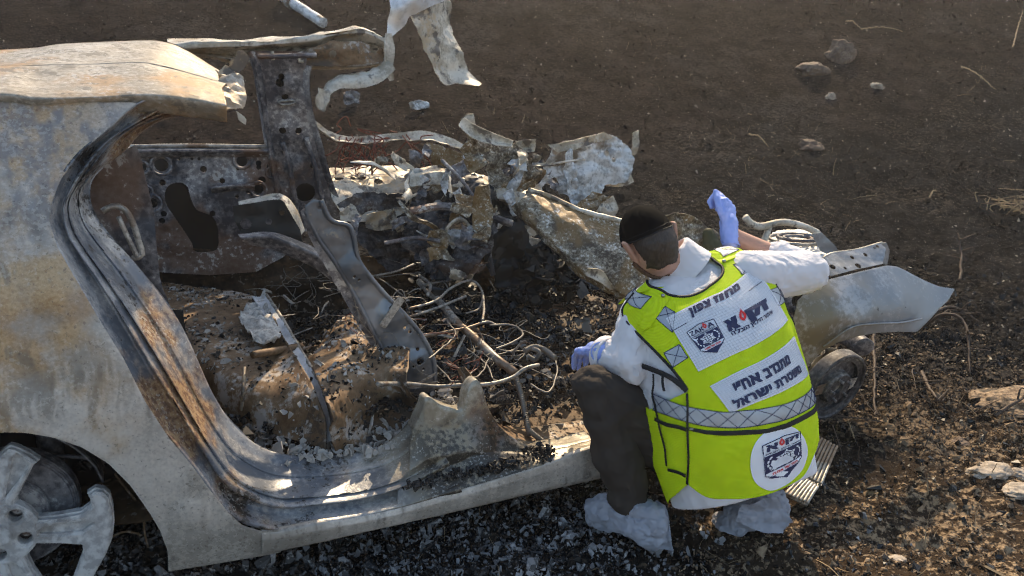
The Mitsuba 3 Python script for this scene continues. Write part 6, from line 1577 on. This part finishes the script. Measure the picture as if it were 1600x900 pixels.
# ribbed metal strip leaning at the volunteer's right
rib_thing = thing('ribbed_strip', 'ribbed metal strip lying on the ground under the edge of the vest', 'scrap metal')
for nm, q in (('upper_piece', [[1.917,-0.016,0.120],[1.948,-0.081,0.100],[1.783,-0.184,0.050],[1.767,-0.096,0.050]]), ('lower_piece', [[1.763,-0.112,0.050],[1.766,-0.185,0.045],[1.690,-0.224,0.025],[1.662,-0.145,0.025]])):
    q = np.array(q)
    base = add(nm, panel(q, step=.012, crumple=.004, seed=151, facing=(0, -.5, 1)), 'bare_steel', 40, rib_thing)
    for k in range(7):
        f = (k + .5) / 7
        a, b = lerp(q[0], q[1], f), lerp(q[3], q[2], f)
        add('rib', tube([a + [0, -.006, .010], lerp(a, b, .5) + [0, -.006, .012], b + [0, -.006, .010]], .0048, 14), 'bare_steel', True, base)

# twigs and stems left by the fire
stems = [('dry stem lying across the slope below the pale stone', (6.835, 3.344), (6.723, 2.901), 'straw'), ('thin dry stem at the upper right corner', (7.651, 3.438), (8.424, 3.918), 'straw'),
         ('short dry stem low on the right slope', (4.204, 3.136), (4.209, 2.906), 'straw'), ('long dry stem high on the right slope', (6.365, 4.142), (6.749, 3.974), 'straw'),
         ('faint dry stem at the top of the right slope', (6.329, 4.307), (6.346, 4.122), 'straw'), ('curved stem at the foot of the right slope', (4.895, 1.977), (5.014, 2.025), 'straw')]
for lb, a, b, mt in stems:
    k = thing('dry_stem', lb, 'stem')
    a3, b3 = on_ground(*a, .03), on_ground(*b, .04)
    scene[k] = mikit.ply(tube([a3, lerp(a3, b3, .5) + [0, 0, .03], b3], [.006, .005, .002], wobble=.02, seed=len(scene)), mt, smooth=True)
branch_at = [('forked burnt branch arching beyond the wing tip', [((3.266, 0.685), .02), ((3.313, 0.586), .14), ((3.320, 0.481), .10), ((3.153, 0.308), .02)]),
             ('dark thin branch hanging under the wing', [((3.059, 0.772), .2), ((2.854, 0.591), .12), ((2.654, 0.400), .06), ((2.413, 0.168), .01)]),
             ('bent burnt branch right of the wing', [((2.962, 0.403), .02), ((2.767, 0.224), .07), ((2.661, 0.090), .06), ((2.776, 0.146), .02)]),
             ('burnt branch lying right of the wing tip', [((3.256, 0.648), .10), ((3.439, 0.651), .12), ((3.574, 0.595), .05)]),
             ('branching twig before the orange earth at the right edge', [((2.822, -0.038), .02), ((2.913, -0.048), .06), ((2.990, -0.042), .1)]),
             ('black snag standing above the wing tip', [((4.112, 1.101), .0), ((4.274, 1.236), .10), ((4.369, 1.347), .16)])]
for i, (lb, q) in enumerate(branch_at):
    k = thing('burnt_branch', lb, 'branch')
    p = [on_ground(*a, h) for a, h in q]
    add('stem', tube(p, [.009, .007, .004], wobble=.012, seed=i), 'scorched_twig', True, k)
    r = np.random.default_rng(40 + i)
    for j in range(4):
        a = spline(p, 20)[r.integers(4, 18)]
        add('twig', tube([a, a + r.normal(size=3) * [.06, .04, .03] + [.02, 0, .01], a + r.normal(size=3) * [.10, .06, .03] + [.05, 0, .0]], [.004, .0015], wobble=.01, seed=j), 'scorched_twig', True, k)

# ---- what nobody could count
chips = []
for k in range(8):
    v_ = np.random.default_rng(500 + k).normal(size=(7, 3))
    v_ = v_ / np.linalg.norm(v_, axis=1, keepdims=True) * [.5, .42, .32] * np.random.default_rng(600 + k).uniform(.7, 1.15, (7, 1))
    h_ = trimesh.convex.convex_hull(v_)
    chips.append(trimesh.Trimesh(h_.vertices, h_.faces, process=False))


def field(n, u_rng, v_rng, seed, dens=None):
    r = np.random.default_rng(seed)
    u_, v_ = r.uniform(*u_rng, n), r.uniform(*v_rng, n)
    if dens is not None:
        keep = r.uniform(size=n) < dens(u_, v_)
        u_, v_ = u_[keep], v_[keep]
    return u_ * .918 + v_ * .396, -u_ * .396 + v_ * .918 - 1.8


def blobs(x, y, f, lo, hi, seed):
    return np.clip((meshkit.fbm(np.stack([x, y, x * 0], -1) * f, 3, seed) - lo) / (hi - lo), 0, 1)


def uv_dens(f, lo, hi, seed):
    return lambda a, b: blobs(a, b, f, lo, hi, seed)


x, y = field(30000, (-1.5, 1.2), (1.15, 2.5), 1, lambda a, b: np.clip((.70 - a) / .6, .06, 1))
size = np.random.default_rng(2).lognormal(math.log(.014), .5, len(x))
add('gravel', scatter(chips, np.stack([x, y, ground_z(x, y) + size * .2], 1), size, 3), 'dark_gravel', False, kind='stuff', label='dark glittering gravel under the sill')
x, y = field(9000, (-3.0, 4.5), (1.6, 4.5), 4)
size = np.random.default_rng(5).lognormal(math.log(.016), .5, len(x))
add('charred_clods', scatter(chips, np.stack([x, y, ground_z(x, y) + size * .15], 1), size, 6), 'char', False, kind='stuff', label='charred crumbs of soil')
x, y = field(80000, (-4.2, 6.2), (2.4, 9.0), 34, uv_dens(1.7, .35, .7, 15))
size = np.random.default_rng(35).lognormal(math.log(.011), .55, len(x))
add('soil_crumbs', scatter(chips, np.stack([x, y, ground_z(x, y) + size * .12], 1), size, 36), 'soil', False, kind='stuff', label='crumbs of burnt soil')
x, y = field(26000, (.45, 3.2), (1.2, 3.6), 7, uv_dens(1.6, .36, .58, 3))
size = np.random.default_rng(8).lognormal(math.log(.009), .55, len(x))
add('earth_crumbs', scatter(chips, np.stack([x, y, ground_z(x, y) + size * .2], 1), size, 9), 'straw_earth', False, kind='stuff', label='ochre crumbs of unburnt earth at right')
x, y = field(4500, (-5, 7), (3.6, 10), 10)
size = np.random.default_rng(11).lognormal(math.log(.013), .5, len(x))
add('slope_pebbles', scatter(chips, np.stack([x, y, ground_z(x, y) + size * .0], 1), size, 12), 'pale_stone', False, kind='stuff', label='pale specks of stone on the slope')
# stubble: short charred and pale stalks
stalk = tube([[0, 0, -.1], [.03, 0, .3], [.1, .03, .6]], [.02, .008], 4, 3)
flat_stalk = tube([[-.5, 0, 0], [0, .06, .04], [.5, 0, 0]], [.012, .006], 5, 3)
x, y = field(9000, (-3, 5), (2.2, 6.0), 13, uv_dens(1.1, .4, .6, 5))
size = np.random.default_rng(14).lognormal(math.log(.055), .5, len(x))
add('stubble', scatter([stalk, flat_stalk], np.stack([x, y, ground_z(x, y) + .004], 1), size, 15, .5), 'scorched_twig', False, kind='stuff', label='burnt stubble of grass')
x, y = field(4200, (-1, 5), (1.4, 7.5), 16, uv_dens(1.0, .45, .6, 9))
size = np.random.default_rng(17).lognormal(math.log(.05), .5, len(x))
add('straw_litter', scatter([stalk, flat_stalk], np.stack([x, y, ground_z(x, y) + .006], 1), size, 18, .4), 'straw', False, kind='stuff', label='scraps of pale straw')

# ash, flakes and charred bits on the floor of the wreck
flakes = [panel(np.array([[-.5, -.3, 0], [.1, -.5, 0], [.5, -.1, 0], [.3, .45, 0], [-.3, .4, 0]]) + np.random.default_rng(k).normal(size=(5, 3)) * .08, step=.4, th=.05, facing=(0, 0, 1)) for k in range(5)]


def heap(n, rect, z0, amp, seed, s0, spread=.45):
    r = np.random.default_rng(seed)
    x_, y_ = r.uniform(rect[0], rect[1], n), r.uniform(rect[2], rect[3], n)
    z_ = z0 + amp * blobs(x_, y_, 4.0, .3, .75, seed)
    s_ = r.lognormal(math.log(s0), spread, n)
    return np.stack([x_, y_, z_ + s_ * .1], 1), s_


p1_, s1_ = heap(1500, (.05, .75, .16, .50), .255, .06, 21, .018)
p2_, s2_ = heap(1800, (-.1, 1.8, .3, 1.5), .255, .10, 22, .014)
p3_, s3_ = heap(420, (.42, .72, .2, .42), .30, .05, 23, .02)
add('ash_flakes', scatter(flakes + chips[:2], np.vstack([p1_, p3_]), np.r_[s1_, s3_], 24), 'ash', False, kind='stuff', label='white ash flakes on the floor of the wreck')
add('grey_flakes', scatter(flakes + chips[:2], p2_, s2_, 25), 'grey_ash', False, kind='stuff', label='grey ash and debris inside the wreck')
p4_, s4_ = heap(16000, (-.4, 1.9, .18, 1.56), .25, .13, 26, .013, .6)
add('charred_debris', scatter(chips, p4_, s4_, 27), 'char', False, kind='stuff', label='charred crumbs heaped on the floor of the wreck')
p5_, s5_ = heap(1500, (.9, 1.6, 1.0, 1.55), .27, .30, 28, .022, .6)
add('soot_lumps', scatter(flakes + chips[:2], p5_, s5_, 29), 'black_metal', False, kind='stuff', label='sooty lumps below the bulkhead')
r = np.random.default_rng(31)
ends = np.array([[0.471,-0.002,0.232],[0.917,-0.003,0.243]])
t_ = r.uniform(0, 1, 900)[:, None] ** .9
q = lerp(ends[0], ends[1], t_) + np.stack([r.normal(size=900) * .01, r.uniform(.0, .075, 900), r.uniform(.0, .02, 900)], 1)
add('sill_debris', scatter(chips + flakes[:1], q, r.lognormal(math.log(.011), .5, 900), 32), 'char', False, kind='stuff', label='black burnt crumbs lying on the sill by the pillar stub')


def settle(mesh_key, n, seed, s0, mat, name, label, zmax=9.0):
    """Flakes lying where they fell on a part of the wreck."""
    path = scene[mesh_key]['filename']
    v_, f_ = meshkit.WRITTEN[path][:2]
    t_ = trimesh.Trimesh(v_, f_, process=False)
    pts, fi = trimesh.sample.sample_surface(t_, n * 4, seed=seed)
    keep = (t_.face_normals[fi][:, 2] > .25) & (blobs(pts[:, 0], pts[:, 1], 6.0, .42, .6, seed) > .3) & (pts[:, 2] < zmax)
    pts = pts[keep][:n]
    s_ = np.random.default_rng(seed).lognormal(math.log(s0), .5, len(pts))
    add(name, scatter(flakes + chips[:3], pts + [0, 0, .002], s_, seed, .5), mat, False, kind='stuff', label=label)


settle(f'{car}__bench_pan', 360, 51, .010, 'ash', 'bench_ash', 'ash and flakes on the rusty bench pan')
settle(f'{car}__bench_pan', 450, 52, .009, 'char', 'bench_char', 'charred crumbs on the rusty bench pan')
settle(f'{car}__floor_tunnel', 420, 53, .010, 'ash', 'tunnel_ash', 'ash and flakes on the floor tunnel')
settle(f'{car}__floor_tunnel', 600, 54, .010, 'char', 'tunnel_char', 'charred crumbs on the floor tunnel')
r = np.random.default_rng(61)
strips = []
for k in range(70):
    o = np.array([r.uniform(-.2, 1.0), r.uniform(.4, 1.5), 0.36 + r.uniform(0, .12)])
    d_ = r.normal(size=3) * [.09, .07, .03]
    strips.append(ribbon([o, o + d_ * .5 + r.normal(size=3) * .012, o + d_], r.uniform(.004, .014), 8, .0015, .2, .003, k, side=r.normal(size=3)))
add('metal_scraps', joined(*strips), 'bare_steel', 50, kind='stuff', label='thin strips of scrap strewn over the rear floor')
scraps = [('pointed grey ash scrap standing on the rear floor', [[-0.009,2.157,0.360],[0.039,2.282,0.420],[0.082,2.118,0.360]]), ('crumpled pale ash scrap left on the rear floor', [[-0.185,2.181,0.340],[-0.137,2.297,0.340],[-0.070,2.105,0.340],[-0.113,2.046,0.340]])]
for k, (lb, q) in enumerate(scraps):
    e = thing('ash_scrap', lb, 'scrap')
    scene[e] = mikit.ply(panel(q, step=.01, jag=.008, crumple=.02, freq=16, seed=160 + k), 'ash_skin', smooth=50)
